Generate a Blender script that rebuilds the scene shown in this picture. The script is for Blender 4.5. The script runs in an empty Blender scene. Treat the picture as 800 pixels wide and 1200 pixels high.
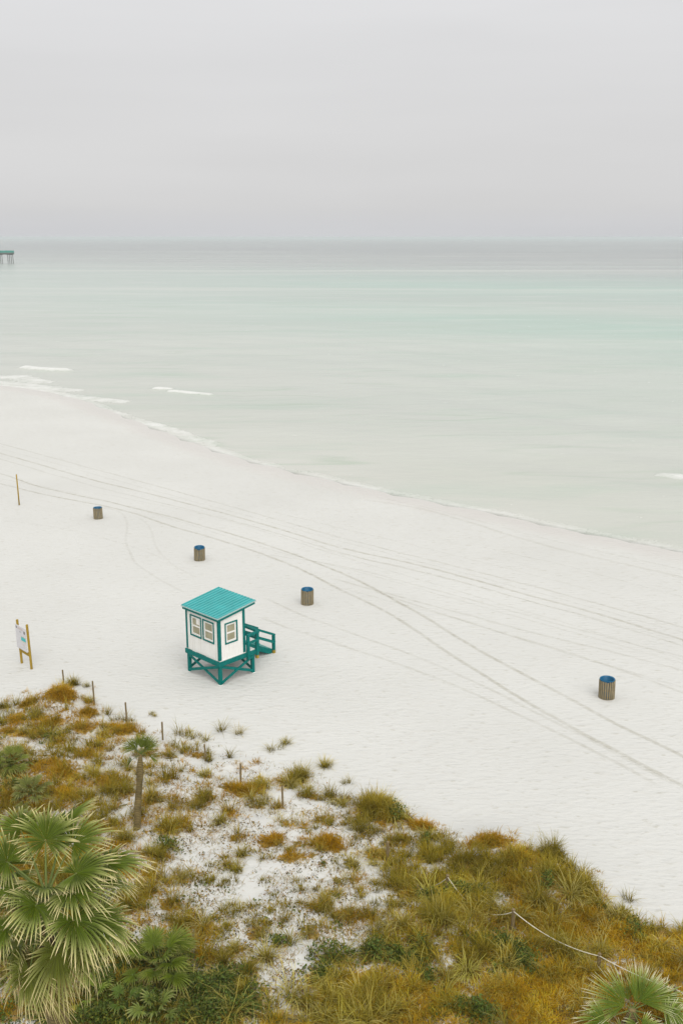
import bpy, bmesh, math, random
import numpy as np
from mathutils import Vector, Matrix

random.seed(7)
rng = np.random.default_rng(11)
scene = bpy.context.scene
C = scene.collection
PI = math.pi

# ------------------------------------------------------------------ camera
CAM_H = 20.0
F_PX = 1200.0
PITCH = math.radians(15.03)
SN, CS = math.sin(PITCH), math.cos(PITCH)
cam_d = bpy.data.cameras.new("camera")
cam_d.sensor_fit = 'VERTICAL'
cam_d.sensor_height = 36.0
cam_d.lens = 36.0
cam_d.clip_end = 90000
cam_d.clip_start = 0.2
cam = bpy.data.objects.new("camera", cam_d)
cam.location = (0, 0, CAM_H)
cam.rotation_euler = (PI / 2 - PITCH, 0, 0)
C.objects.link(cam)
scene.camera = cam


# ------------------------------------------------------------------ numpy noise
def _hash(ix, iy, seed):
    h = (ix.astype(np.int64) * 374761393 + iy.astype(np.int64) * 668265263 + seed * 982451653) & 0xffffffff
    h = ((h ^ (h >> 13)) * 1274126177) & 0xffffffff
    h = h ^ (h >> 16)
    return (h & 0xffff) / 65535.0


def vnoise(x, y, seed=0):
    x = np.asarray(x, float); y = np.asarray(y, float)
    ix = np.floor(x); iy = np.floor(y)
    fx = x - ix; fy = y - iy
    fx = fx * fx * (3 - 2 * fx); fy = fy * fy * (3 - 2 * fy)
    a = _hash(ix, iy, seed); b = _hash(ix + 1, iy, seed)
    c = _hash(ix, iy + 1, seed); d = _hash(ix + 1, iy + 1, seed)
    return (a * (1 - fx) + b * fx) * (1 - fy) + (c * (1 - fx) + d * fx) * fy


def fbm(x, y, seed=0, n=4):
    s = 0.0; a = 0.5
    for i in range(n):
        s = s + a * vnoise(np.asarray(x) * 2 ** i, np.asarray(y) * 2 ** i, seed + i)
        a *= 0.5
    return s


def sstep(a, b, x):
    t = np.clip((np.asarray(x, float) - a) / (b - a), 0, 1)
    return t * t * (3 - 2 * t)


# ------------------------------------------------------------------ where photo features lie on the ground
def flat(px, py, z=0.0):
    u = (np.asarray(px, float) - 400) / F_PX
    v = (np.asarray(py, float) - 600) / F_PX
    t = (z - CAM_H) / (-(SN + v * CS))
    return u * t, (CS - v * SN) * t


SEA_Z = -0.6
SHORE_PX = [(0, 453), (30, 457), (60, 462), (95, 471), (130, 485), (165, 499), (200, 512), (255, 532), (300, 545),
            (350, 557), (400, 568), (440, 577), (480, 585), (520, 593), (580, 604), (650, 620), (720, 633), (800, 649)]
sx, sy = flat([p[0] for p in SHORE_PX], [p[1] for p in SHORE_PX], SEA_Z)
SHORE = np.stack([sx, sy], 1)
dl = np.array([-0.8, 0.6]); dr = (SHORE[-1] - SHORE[-4]); dr = dr / np.linalg.norm(dr)
SHORE = np.concatenate([[SHORE[0] + dl * 40000], [SHORE[0] + dl * 60], SHORE, [SHORE[-1] + dr * 40], [SHORE[-1] + dr * 40000]])


def poly_sd(x, y, poly):
    """signed distance to an open polyline, positive to its left"""
    x = np.asarray(x, float); y = np.asarray(y, float)
    best = np.full(x.shape, 1e18); sg = np.ones(x.shape)
    for a, b in zip(poly[:-1], poly[1:]):
        e = b - a; L2 = e @ e
        t = np.clip(((x - a[0]) * e[0] + (y - a[1]) * e[1]) / L2, 0, 1)
        qx = x - (a[0] + t * e[0]); qy = y - (a[1] + t * e[1])
        d2 = qx * qx + qy * qy
        cr = e[0] * (y - a[1]) - e[1] * (x - a[0])
        m = d2 < best
        best = np.where(m, d2, best); sg = np.where(m, np.sign(cr), sg)
    return np.sqrt(best) * np.where(sg == 0, 1, sg)


def shore_d(x, y):
    return poly_sd(x, y, SHORE)          # > 0 seaward


DUNE_PX = [(-150, 815), (0, 815), (45, 806), (75, 798), (105, 806), (150, 838), (190, 852), (240, 864), (290, 880),
           (340, 888), (380, 902), (410, 922), (470, 935), (520, 978), (560, 980), (590, 978), (650, 1000), (690, 1022),
           (730, 1060), (760, 1075), (800, 1087), (960, 1130)]
ux, uy = flat([p[0] for p in DUNE_PX], [p[1] for p in DUNE_PX], 0.1)
DUNE = np.stack([ux, uy], 1)
DUNE = np.concatenate([[DUNE[0] + np.array([-60, 6])], DUNE, [DUNE[-1] + np.array([60, -30])]])


def dune_d(x, y):
    return -poly_sd(x, y, DUNE)          # > 0 inside the dune vegetation


HUMPS = []   # (x, y, rx, ry, h)
for (px, py, r, h) in [(575, 992, 1.5, .45), (640, 1030, 2.0, .35), (70, 815, 1.0, .35), (440, 952, 1.3, .30), (495, 968, .9, .15),
                       (285, 925, .8, .18), (300, 1030, 2.0, -.12), (560, 1100, 2.5, .30), (30, 900, 2.0, .30), (385, 990, .9, .15)]:
    hx, hy = flat(px, py, 0.3)
    HUMPS.append((float(hx), float(hy), r, h))


def ground_z(x, y):
    x = np.asarray(x, float); y = np.asarray(y, float)
    d = shore_d(x, y)
    z = np.where(d > 0, SEA_Z - 0.03 * np.minimum(d, 60) - 0.003 * np.clip(d - 60, 0, 3000), SEA_Z + 0.6 * (1 - (1 - np.clip(-d / 18, 0, 1)) ** 2))
    near = sstep(90, 70, np.hypot(x, y))
    g = dune_d(x, y)
    z = z + near * 0.45 * sstep(-1.0, 6, g)
    z = z + near * sstep(-.6, 1.5, g) * (0.42 * (fbm(x * .45, y * .45, 5, 3) - .42) + .26 * (vnoise(x * 1.1, y * 1.1, 9) - .5))
    for hx, hy, r, h in HUMPS:
        z = z + h * np.exp(-((x - hx) ** 2 + (y - hy) ** 2) / (r * r))
    # gentle unevenness of the open beach
    b = sstep(0, 8, -d) * near
    z = z + b * (0.05 * (fbm(x * .12, y * .12, 21, 3) - .44) + 0.035 * (fbm(x * .9, y * .9, 31, 2) - .37))
    return z


def spot(px, py):
    """points of the ground seen at these places in the photograph"""
    z = np.zeros(np.shape(px))
    for _ in range(14):
        x, y = flat(px, py, z)
        z = ground_z(x, y)
    return x, y, z


def spot1(px, py):
    x, y, z = spot(np.array([float(px)]), np.array([float(py)]))
    return Vector((x[0], y[0], z[0]))


def zfor(p, py):
    """height at which a plumb line through p crosses a photo row"""
    v = (py - 600) / F_PX
    # v = (-(z-H)*CS - y*SN) / (y*CS - (z-H)*SN)
    dz = (-p.y * SN - v * p.y * CS) / (CS - v * SN)
    return CAM_H + dz


# ------------------------------------------------------------------ objects
def tag(o, label=None, cat=None, group=None, kind=None):
    if label: o['label'] = label
    if cat: o['category'] = cat
    if group: o['group'] = group
    if kind: o['kind'] = kind
    return o


def empty(name, loc, rz=0.0):
    o = bpy.data.objects.new(name, None)
    o.empty_display_size = .2
    C.objects.link(o); o.location = loc; o.rotation_euler = (0, 0, rz)
    return o


class MB:
    """collects shapes, builds ONE mesh object"""
    def __init__(s):
        s.bm = bmesh.new()

    def box(s, c, size, rot=None, bev=0.0):
        r = bmesh.ops.create_cube(s.bm, size=1.0)
        vs = r['verts']
        M = Matrix.Translation(Vector(c)) @ (rot.to_4x4() if rot is not None else Matrix.Identity(4)) @ Matrix.Diagonal((*size, 1))
        bmesh.ops.transform(s.bm, matrix=M, verts=vs)
        if bev:
            es = list({e for v in vs for e in v.link_edges})
            bmesh.ops.bevel(s.bm, geom=es, offset=bev, segments=1, affect='EDGES')
        return s

    def bar(s, a, b, w, h, bev=0.0):
        a = Vector(a); b = Vector(b); d = (b - a)
        L = d.length; x = d.normalized()
        up = Vector((0, 0, 1)) if abs(x.z) < .95 else Vector((1, 0, 0))
        y = up.cross(x).normalized(); z = x.cross(y)
        R = Matrix((x, y, z)).transposed()
        return s.box((a + b) / 2, (L, w, h), R, bev)

    def tube(s, pts, rad, n=8, cap=True):
        rings = []
        N = len(pts)
        for i, p in enumerate(pts):
            p = Vector(p)
            t = (Vector(pts[min(i + 1, N - 1)]) - Vector(pts[max(i - 1, 0)])).normalized()
            up = Vector((0, 0, 1)) if abs(t.z) < .9 else Vector((0, 1, 0))
            a = up.cross(t).normalized(); b = t.cross(a)
            r = rad[i] if hasattr(rad, '__len__') else rad
            rings.append([s.bm.verts.new(p + (a * math.cos(2 * PI * k / n) + b * math.sin(2 * PI * k / n)) * r) for k in range(n)])
        for q0, q1 in zip(rings[:-1], rings[1:]):
            for k in range(n):
                s.bm.faces.new((q0[k], q0[(k + 1) % n], q1[(k + 1) % n], q1[k]))
        if cap:
            s.bm.faces.new(rings[0][::-1]); s.bm.faces.new(rings[-1])
        return s

    def lathe(s, prof, n=24, c=(0, 0, 0)):
        rings = [[s.bm.verts.new((c[0] + r * math.cos(2 * PI * k / n), c[1] + r * math.sin(2 * PI * k / n), c[2] + z)) for k in range(n)] for r, z in prof]
        for q0, q1 in zip(rings[:-1], rings[1:]):
            for k in range(n):
                s.bm.faces.new((q0[k], q0[(k + 1) % n], q1[(k + 1) % n], q1[k]))
        s.rings = rings
        return s

    def build(s, name, mat, parent=None, smooth=False):
        bmesh.ops.recalc_face_normals(s.bm, faces=s.bm.faces)
        me = bpy.data.meshes.new(name)
        s.bm.to_mesh(me); s.bm.free()
        if smooth:
            me.polygons.foreach_set('use_smooth', [True] * len(me.polygons))
        o = bpy.data.objects.new(name, me)
        C.objects.link(o)
        if mat: me.materials.append(mat)
        if parent: o.parent = parent
        return o


def np_mesh(name, verts, quads, mat, parent=None, col=None, smooth=True, attrs=None):
    me = bpy.data.meshes.new(name)
    nv, nf = len(verts), len(quads)
    me.vertices.add(nv); me.vertices.foreach_set('co', np.ascontiguousarray(verts, np.float32).ravel())
    me.loops.add(nf * 4); me.loops.foreach_set('vertex_index', np.ascontiguousarray(quads, np.int32).ravel())
    me.polygons.add(nf)
    me.polygons.foreach_set('loop_start', np.arange(0, nf * 4, 4, dtype=np.int32))
    if smooth: me.polygons.foreach_set('use_smooth', np.ones(nf, bool))
    me.update(calc_edges=True)
    if col is not None:
        a = me.attributes.new('tint', 'FLOAT_COLOR', 'POINT')
        c4 = np.ones((nv, 4), np.float32); c4[:, :3] = col
        a.data.foreach_set('color', c4.ravel())
    for k, v in (attrs or {}).items():
        a = me.attributes.new(k, 'FLOAT', 'POINT')
        a.data.foreach_set('value', np.ascontiguousarray(v, np.float32).ravel())
    if mat: me.materials.append(mat)
    o = bpy.data.objects.new(name, me)
    C.objects.link(o)
    if parent: o.parent = parent
    return o


def copy_tree(o, parent=None):
    c = o.copy(); C.objects.link(c)
    if parent: c.parent = parent
    for ch in list(o.children): copy_tree(ch, c)
    return c


# ------------------------------------------------------------------ materials
def srgb(r, g, b):
    f = lambda c: (c / 255 / 12.92) if c / 255 <= .04045 else ((c / 255 + .055) / 1.055) ** 2.4
    return (f(r), f(g), f(b), 1)


class NT:
    def __init__(s, name):
        s.m = bpy.data.materials.new(name); s.m.use_nodes = True
        s.t = s.m.node_tree; s.t.nodes.clear()
        s.out = s.n('ShaderNodeOutputMaterial')

    def n(s, typ, **kw):
        nd = s.t.nodes.new(typ)
        for k, v in kw.items():
            setattr(nd, k, v)
        return nd

    def l(s, a, b):
        s.t.links.new(a, b)

    def val(s, node, name, v):
        if hasattr(v, 'links') or isinstance(v, bpy.types.NodeSocket): s.l(v, node.inputs[name])
        else: node.inputs[name].default_value = v

    def math(s, op, a, b=0.0, clamp=False):
        nd = s.n('ShaderNodeMath', operation=op, use_clamp=clamp)
        s.val(nd, 0, a); s.val(nd, 1, b)
        return nd.outputs[0]

    def noise(s, scale, vec=None, detail=3, rough=.5, out='Fac'):
        nd = s.n('ShaderNodeTexNoise'); nd.inputs['Scale'].default_value = scale
        nd.inputs['Detail'].default_value = detail; nd.inputs['Roughness'].default_value = rough
        if vec is not None: s.l(vec, nd.inputs['Vector'])
        return nd.outputs[out]

    def mapr(s, v, a, b, c=0.0, d=1.0, smooth=False):
        nd = s.n('ShaderNodeMapRange'); nd.clamp = True
        if smooth: nd.interpolation_type = 'SMOOTHSTEP'
        s.val(nd, 'Value', v)
        for k, x in zip(('From Min', 'From Max', 'To Min', 'To Max'), (a, b, c, d)): nd.inputs[k].default_value = x
        return nd.outputs['Result']

    def mix(s, f, a, b, blend='MIX'):
        nd = s.n('ShaderNodeMix', data_type='RGBA', blend_type=blend)
        s.val(nd, 0, f); s.val(nd, 6, a); s.val(nd, 7, b)
        return nd.outputs[2]

    def ramp(s, v, stops):
        nd = s.n('ShaderNodeValToRGB'); s.l(v, nd.inputs[0])
        e = nd.color_ramp.elements
        while len(e) < len(stops): e.new(.5)
        for q, (p, c) in zip(e, stops): q.position = p; q.color = c
        return nd.outputs[0]

    def attr(s, name, out='Fac'):
        return s.n('ShaderNodeAttribute', attribute_name=name).outputs[out]

    def coord(s, out='Object', scale=None, rot=None):
        o = s.n('ShaderNodeTexCoord').outputs[out]
        if scale or rot:
            mp = s.n('ShaderNodeMapping'); s.l(o, mp.inputs['Vector'])
            if scale: mp.inputs['Scale'].default_value = scale
            if rot: mp.inputs['Rotation'].default_value = rot
            o = mp.outputs[0]
        return o

    def pos(s, scale=None, rot=None):
        o = s.n('ShaderNodeNewGeometry').outputs['Position']
        if scale or rot:
            mp = s.n('ShaderNodeMapping'); s.l(o, mp.inputs['Vector'])
            if rot: mp.inputs['Rotation'].default_value = rot
            if scale: mp.inputs['Scale'].default_value = scale
            o = mp.outputs[0]
        return o

    def bump(s, h, strength, dist, normal=None):
        nd = s.n('ShaderNodeBump'); nd.inputs['Strength'].default_value = strength; nd.inputs['Distance'].default_value = dist
        s.l(h, nd.inputs['Height'])
        if normal is not None: s.l(normal, nd.inputs['Normal'])
        return nd.outputs[0]

    def bsdf(s, color, rough=.6, spec=.5, normal=None, **kw):
        p = s.n('ShaderNodeBsdfPrincipled')
        s.val(p, 'Base Color', color); s.val(p, 'Roughness', rough); s.val(p, 'Specular IOR Level', spec)
        if normal is not None: s.l(normal, p.inputs['Normal'])
        for k, v in kw.items(): s.val(p, k.replace('_', ' '), v)
        s.p = p
        return p.outputs[0]

    def done(s, sh):
        s.l(sh, s.out.inputs['Surface']); return s.m


def painted(name, col, var=.12, rough=.5, scale=6, spec=.3, streaks=0):
    t = NT(name)
    co = t.coord()
    n1 = t.noise(scale, co, 4); n2 = t.noise(scale * 7, co, 3)
    c = t.mix(t.mapr(n1, .35, .7), tuple(x * (1 - var) for x in col[:3]) + (1,), col)
    c = t.mix(t.mapr(n2, .62, .8, 0, .35), c, tuple(x * .6 for x in col[:3]) + (1,))
    nb = t.bump(n2, .25, .01)
    if streaks:
        st = t.noise(1.6, t.coord(scale=(9, 9, .6)), 4, .6)
        c = t.mix(t.mapr(st, .52, .75, 0, streaks), c, (.40, .36, .27, 1))
    return t.done(t.bsdf(c, rough, spec, nb))


def wood(name, c1, c2, rough=.8):
    t = NT(name)
    co = t.coord(scale=(9, 9, 1.2))
    n1 = t.noise(3, co, 5, .6); n2 = t.noise(1.1, t.coord(), 3)
    c = t.mix(t.mapr(n1, .35, .65), c1, c2)
    c = t.mix(t.mapr(n2, .5, .75, 0, .5), c, tuple(x * .55 for x in c1[:3]) + (1,))
    return t.done(t.bsdf(c, rough, .25, t.bump(n1, .3, .01)))


def tinted(name, rough=.6, transl=.25, spec=.3):
    t = NT(name)
    col = t.attr('tint', 'Color')
    n = t.noise(3.0, t.pos(), 2)
    c = t.mix(t.mapr(n, .3, .7, .0, .3), col, t.mix(1.0, col, (.72, .70, .62, 1), 'MULTIPLY'))
    s1 = t.bsdf(c, rough, spec)
    tr = t.n('ShaderNodeBsdfTranslucent'); t.l(c, tr.inputs['Color'])
    mx = t.n('ShaderNodeMixShader'); mx.inputs[0].default_value = transl
    t.l(s1, mx.inputs[1]); t.l(tr.outputs[0], mx.inputs[2])
    return t.done(mx.outputs[0])


M = {}
M['teal'] = painted('teal paint', (.0006, .150, .135, 1), .22, .6, 6, .12)
M['roof'] = painted('turquoise metal roof', (.055, .345, .35, 1), .16, .4, 2)
M['roof_edge'] = painted('pale roof edge', (.33, .46, .45, 1), .1, .4)
M['white'] = painted('white paint', (.74, .735, .71, 1), .06, .6, 2, .2, .4)
M['yellow_wood'] = wood('treated yellow timber', (.34, .235, .028, 1), (.26, .16, .016, 1))
M['post_wood'] = wood('grey brown weathered timber', (.21, .16, .085, 1), (.13, .095, .045, 1))
M['slat_wood'] = wood('barrel slat timber', (.29, .24, .15, 1), (.17, .14, .08, 1))
M['hoop'] = painted('dark hoop', (.10, .08, .045, 1), .2, .6)
M['blue'] = painted('blue drum plastic', (.003, .105, .22, 1), .15, .4)
M['rope'] = painted('off white rope', (.60, .57, .46, 1), .15, .8, 40)
M['concrete'] = painted('weathered pier concrete', (.085, .09, .08, 1), .25, .8, .4)
M['pier_green'] = painted('pier green paint', (.03, .26, .21, 1), .2, .6, .5)
M['leaf'] = tinted('fan palm leaf', .5, .25, .16)
M['grass'] = tinted('grass blade', .9, .42, .0)
M['litter'] = tinted('leaf and twig', .85, .1, .1)


def mat_glass():
    t = NT('window pane')
    n = t.noise(2.2, t.coord(), 3)
    c = t.mix(t.mapr(n, .35, .65), (.24, .225, .14, 1), (.32, .30, .205, 1))
    return t.done(t.bsdf(c, .12, .5))
M['pane'] = mat_glass()


def mat_trunk():
    t = NT('palm trunk bark')
    co = t.coord(scale=(1, 1, 1))
    w = t.n('ShaderNodeTexWave', wave_type='BANDS', bands_direction='Z'); t.l(co, w.inputs['Vector'])
    w.inputs['Scale'].default_value = 5; w.inputs['Distortion'].default_value = 3; w.inputs['Detail'].default_value = 3
    n = t.noise(5, co, 4)
    c = t.mix(t.mapr(n, .3, .7), (.12, .095, .04, 1), (.27, .20, .08, 1))
    c = t.mix(t.mapr(w.outputs['Fac'], .3, .8, .45, 0), c, (.06, .05, .025, 1))
    return t.done(t.bsdf(c, .9, .2, t.bump(w.outputs['Fac'], .6, .03)))
M['trunk'] = mat_trunk()


def mat_sand():
    t = NT('white quartz sand')
    p = t.pos()
    d = t.attr('seaward'); veg = t.attr('thatch')
    rot = (0, 0, math.radians(-47))
    pa = t.pos((1, 2.6, 1), rot)
    big = t.noise(.10, p, 4)
    mid = t.noise(1.4, pa, 4, .6)
    pit = t.noise(3.2, t.pos((.7, 1.6, 1), (0, 0, math.radians(-10))), 2, .5)
    fine = t.noise(14, p, 2, .5)
    c = t.mix(t.mapr(big, .3, .7), (.490, .488, .468, 1), (.526, .525, .506, 1))
    c = t.mix(t.mapr(mid, .52, .75, 0, .35), c, (.44, .425, .385, 1))
    c = t.mix(t.mapr(fine, .6, .8, 0, .18), c, (.40, .36, .30, 1))
    # scattered darker spots where the pit noise runs high
    c = t.mix(t.mapr(pit, .62, .74, 0, .5), c, (.35, .335, .28, 1))
    # wet sand along the water
    wn = t.math('ADD', d, t.math('MULTIPLY', t.math('SUBTRACT', t.noise(.35, p, 3), .5), 2.6))
    wet = t.mapr(wn, -3.2, -.8)
    c = t.mix(t.math('MULTIPLY', wet, .7), c, (.485, .46, .435, 1))
    # dead thatch and humus on the ground under the grass
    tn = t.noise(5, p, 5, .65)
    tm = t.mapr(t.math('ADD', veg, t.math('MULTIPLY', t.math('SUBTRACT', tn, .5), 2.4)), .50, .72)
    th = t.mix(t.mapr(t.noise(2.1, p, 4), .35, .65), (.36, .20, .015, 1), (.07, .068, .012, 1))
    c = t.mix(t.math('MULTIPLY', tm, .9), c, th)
    b = t.bump(mid, .28, .14)
    b = t.bump(pit, .42, .12, b)
    ro = t.mapr(wet, 0, 1, .95, .35)
    return t.done(t.bsdf(c, ro, .25, b))
M['sand'] = mat_sand()


def mat_track():
    t = NT('compacted sand in tyre tracks')
    u = t.attr('across'); s = t.attr('strength')
    p = t.pos()
    n = t.noise(2.2, p, 4, .6); n2 = t.noise(.35, p, 3)
    edge = t.mapr(t.math('ABSOLUTE', u), 1.0, .35, 0, 1, True)
    a = t.math('MULTIPLY', edge, t.mapr(n, .30, .62, .1, 1))
    a = t.math('MULTIPLY', a, t.mapr(n2, .3, .6, .45, 1))
    a = t.math('MULTIPLY', a, s, True)
    c = t.mix(t.mapr(n, .4, .7), (.385, .355, .255, 1), (.43, .405, .32, 1))
    return t.done(t.bsdf(c, .95, .2, t.bump(t.math('ABSOLUTE', u), .6, .05), Alpha=a))
M['track'] = mat_track()


def mat_sea():
    t = NT('shallow gulf water')
    p = t.pos(); d = t.attr('seaward'); fo = t.attr('foam')
    rot = (0, 0, math.radians(42))
    pa = t.pos((.25, 1, 1), rot)            # streaks along the coast
    w1 = t.noise(.018, pa, 4, .55); w2 = t.noise(.12, pa, 4, .6)
    dd = t.math('ADD', d, t.math('MULTIPLY', t.math('SUBTRACT', w1, .5), 70))
    lg = t.math('LOGARITHM', t.math('MAXIMUM', t.math('ADD', dd, 6), 1.5), 10)     # 0.8 at 0 m .. 4.5
    f = t.math('DIVIDE', lg, 4.6)
    px_ = t.n('ShaderNodeSeparateXYZ'); t.l(p, px_.inputs[0])
    side = t.mapr(t.math('ADD', px_.outputs[0], t.math('MULTIPLY', t.math('SUBTRACT', w1, .5), 160)), -140, 70, 0, 1, True)
    Kc = lambda r_, g_, b_: (r_ * .685, g_ * .685, b_ * .69, 1)
    base = [(.10, Kc(.64, .64, .575)), (.22, Kc(.60, .615, .545)), (.33, Kc(.575, .600, .54)), (.43, Kc(.555, .60, .54))]
    far = [(.60, Kc(.33, .35, .345)), (.67, Kc(.17, .17, .195)), (.78, Kc(.13, .14, .16)), (.86, Kc(.12, .18, .19))]
    colA = t.ramp(f, base + [(.50, Kc(.50, .575, .52)), (.55, Kc(.45, .52, .475))] + far)
    colB = t.ramp(f, base[:3] + [(.42, Kc(.54, .60, .53)), (.475, Kc(.40, .575, .48)), (.51, Kc(.44, .53, .465)), (.545, Kc(.37, .54, .46))] + far)
    col = t.mix(side, colA, colB)
    w3 = t.noise(.011, t.pos((.12, 1, 1), (0, 0, math.radians(12))), 4, .6)
    col = t.mix(t.mapr(w3, .50, .66, 0, .5), col, (.32, .36, .33, 1))
    col = t.mix(t.mapr(w3, .48, .32, 0, .5), col, (.47, .48, .44, 1))
    col = t.mix(t.mapr(w2, .52, .70, 0, .4), col, (.27, .37, .29, 1))
    col = t.mix(t.mapr(w2, .48, .28, 0, .30), col, (.48, .49, .45, 1))
    sw = t.noise(.055, t.pos((.16, 1, 1), (0, 0, math.radians(44))), 3, .55)
    ln = t.mapr(t.math('ABSOLUTE', t.math('SUBTRACT', t.math('FRACT', t.math('MULTIPLY', sw, 7)), .5)), .0, .11, 1, 0, True)
    ln = t.math('MULTIPLY', ln, t.mapr(t.noise(.05, p, 2), .42, .62))
    ln = t.math('MULTIPLY', ln, t.mapr(d, 70, 12, .15, .55))
    col = t.mix(ln, col, (.27, .345, .255, 1))
    # foam
    fn = t.noise(1.6, p, 5, .75); fl = t.noise(.22, p, 3); fl2 = t.noise(.16, t.pos((1, 1, 1), (0, 0, 1.0)), 3)
    dist = t.math('ADD', d, t.math('MULTIPLY', t.math('SUBTRACT', fl, .5), 2.2))
    edge = t.mapr(t.math('ABSOLUTE', t.math('SUBTRACT', dist, .6)), 1.3, .2)
    ef = t.mapr(t.math('MULTIPLY', edge, t.mapr(t.math('MULTIPLY', fn, t.mapr(fl2, .30, .6, .75, 1.25)), .33, .68, 0, 1.0)), .10, .85)
    bf = t.mapr(t.math('ADD', fo, t.math('MULTIPLY', t.math('SUBTRACT', t.math('ADD', t.math('MULTIPLY', fn, .6), t.math('MULTIPLY', t.noise(.5, p, 3), .6)), .6), 2.2)), .40, .95)
    foam = t.math('MAXIMUM', t.math('MULTIPLY', ef, .62), t.math('MULTIPLY', bf, .85), True)
    col = t.mix(foam, col, (.61, .61, .60, 1))
    h1 = t.noise(.55, t.pos((.45, 1, 1), rot), 4, .6); h2 = t.noise(2.6, t.pos((.6, 1, 1), rot), 3, .6)
    b = t.bump(h1, .22, .30); b = t.bump(h2, .15, .05, b)
    alpha = t.math('MULTIPLY', t.math('MAXIMUM', t.mapr(d, -.3, 1.0, .45, 1, True), foam, True), t.mapr(d, -.45, .25, 0, 1), True)
    ro = t.mapr(foam, 0, 1, .24, .8)
    s = t.bsdf(col, ro, .5, b, IOR=1.33, Alpha=alpha)
    return t.done(s)
M['sea'] = mat_sea()


# ------------------------------------------------------------------ world
def make_world():
    w = bpy.data.worlds.new("World"); scene.world = w; w.use_nodes = True
    nt = w.node_tree; nt.nodes.clear()
    N = nt.nodes.new; L = nt.links.new
    sky = N('ShaderNodeTexSky'); sky.sky_type = 'NISHITA'; sky.sun_disc = False
    sky.sun_elevation = math.radians(44); sky.sun_rotation = math.radians(162)
    sky.dust_density = 6; sky.air_density = 1.0; sky.ozone_density = 1.0
    hs = N('ShaderNodeHueSaturation'); hs.inputs['Saturation'].default_value = .10
    L(sky.outputs[0], hs.inputs['Color'])
    # overcast deck: brighter overhead than at the horizon, soft bands of cloud
    tc = N('ShaderNodeTexCoord')
    sp = N('ShaderNodeSeparateXYZ'); L(tc.outputs['Generated'], sp.inputs[0])
    mr = N('ShaderNodeValToRGB'); L(sp.outputs['Z'], mr.inputs[0])
    e = mr.color_ramp.elements
    stops = [(0.0, (.510, .514, .532, 1)), (.012, (.530, .532, .545, 1)), (.028, (.548, .546, .547, 1)), (.08, (.552, .550, .551, 1)), (.20, (.575, .575, .583, 1)), (.45, (.78, .78, .775, 1)), (1, (1.0, 1.0, .985, 1))]
    while len(e) < len(stops): e.new(.5)
    for q, (p, c) in zip(e, stops): q.position = p; q.color = c
    mp = N('ShaderNodeMapping'); L(tc.outputs['Generated'], mp.inputs[0]); mp.inputs['Scale'].default_value = (1.2, 1.2, 9)
    mp.inputs['Rotation'].default_value = (0, math.radians(-3), 0)
    no = N('ShaderNodeTexNoise'); L(mp.outputs[0], no.inputs['Vector']); no.inputs['Scale'].default_value = 1.6; no.inputs['Detail'].default_value = 4
    mr2 = N('ShaderNodeMapRange'); L(no.outputs['Fac'], mr2.inputs['Value'])
    for k, v in zip(('From Min', 'From Max', 'To Min', 'To Max'), (.3, .7, .965, 1.035)): mr2.inputs[k].default_value = v
    mu = N('ShaderNodeMix'); mu.data_type = 'RGBA'; mu.blend_type = 'MULTIPLY'; mu.inputs[0].default_value = 1
    L(mr.outputs[0], mu.inputs[6]); L(mr2.outputs[0], mu.inputs[7])
    sc = N('ShaderNodeMix'); sc.data_type = 'RGBA'; sc.blend_type = 'MULTIPLY'; sc.inputs[0].default_value = 1
    L(mu.outputs[2], sc.inputs[6]); sc.inputs[7].default_value = (SKY_GAIN,) * 3 + (1,)
    mx = N('ShaderNodeMix'); mx.data_type = 'RGBA'; mx.inputs[0].default_value = .88
    L(hs.outputs[0], mx.inputs[6]); L(sc.outputs[2], mx.inputs[7])
    bg = N('ShaderNodeBackground'); bg.inputs['Strength'].default_value = .1
    L(mx.outputs[2], bg.inputs['Color'])
    o = N('ShaderNodeOutputWorld'); L(bg.outputs[0], o.inputs['Surface'])


SKY_GAIN = 10.0
make_world()
sd = bpy.data.lights.new("sun", 'SUN'); sd.energy = 1.5; sd.angle = math.radians(55); sd.color = (1, .965, .90)
sun = bpy.data.objects.new("sun", sd); C.objects.link(sun)
SUN_AZ, SUN_EL = math.radians(162), math.radians(44)
to_sun = Vector((math.sin(SUN_AZ) * math.cos(SUN_EL), math.cos(SUN_AZ) * math.cos(SUN_EL), math.sin(SUN_EL)))
sun.rotation_euler = to_sun.to_track_quat('Z', 'Y').to_euler()
scene.view_settings.view_transform = 'Standard'
scene.view_settings.look = 'None'
scene.view_settings.gamma = 1
scene.view_settings.exposure = 0.42
scene.render.engine = 'CYCLES'
scene.cycles.max_bounces = 8
scene.cycles.transparent_max_bounces = 16
scene.cycles.volume_bounces = 1
scene.cycles.sample_clamp_direct = 4
scene.cycles.sample_clamp_indirect = 2
scene.cycles.use_denoising = True


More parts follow.
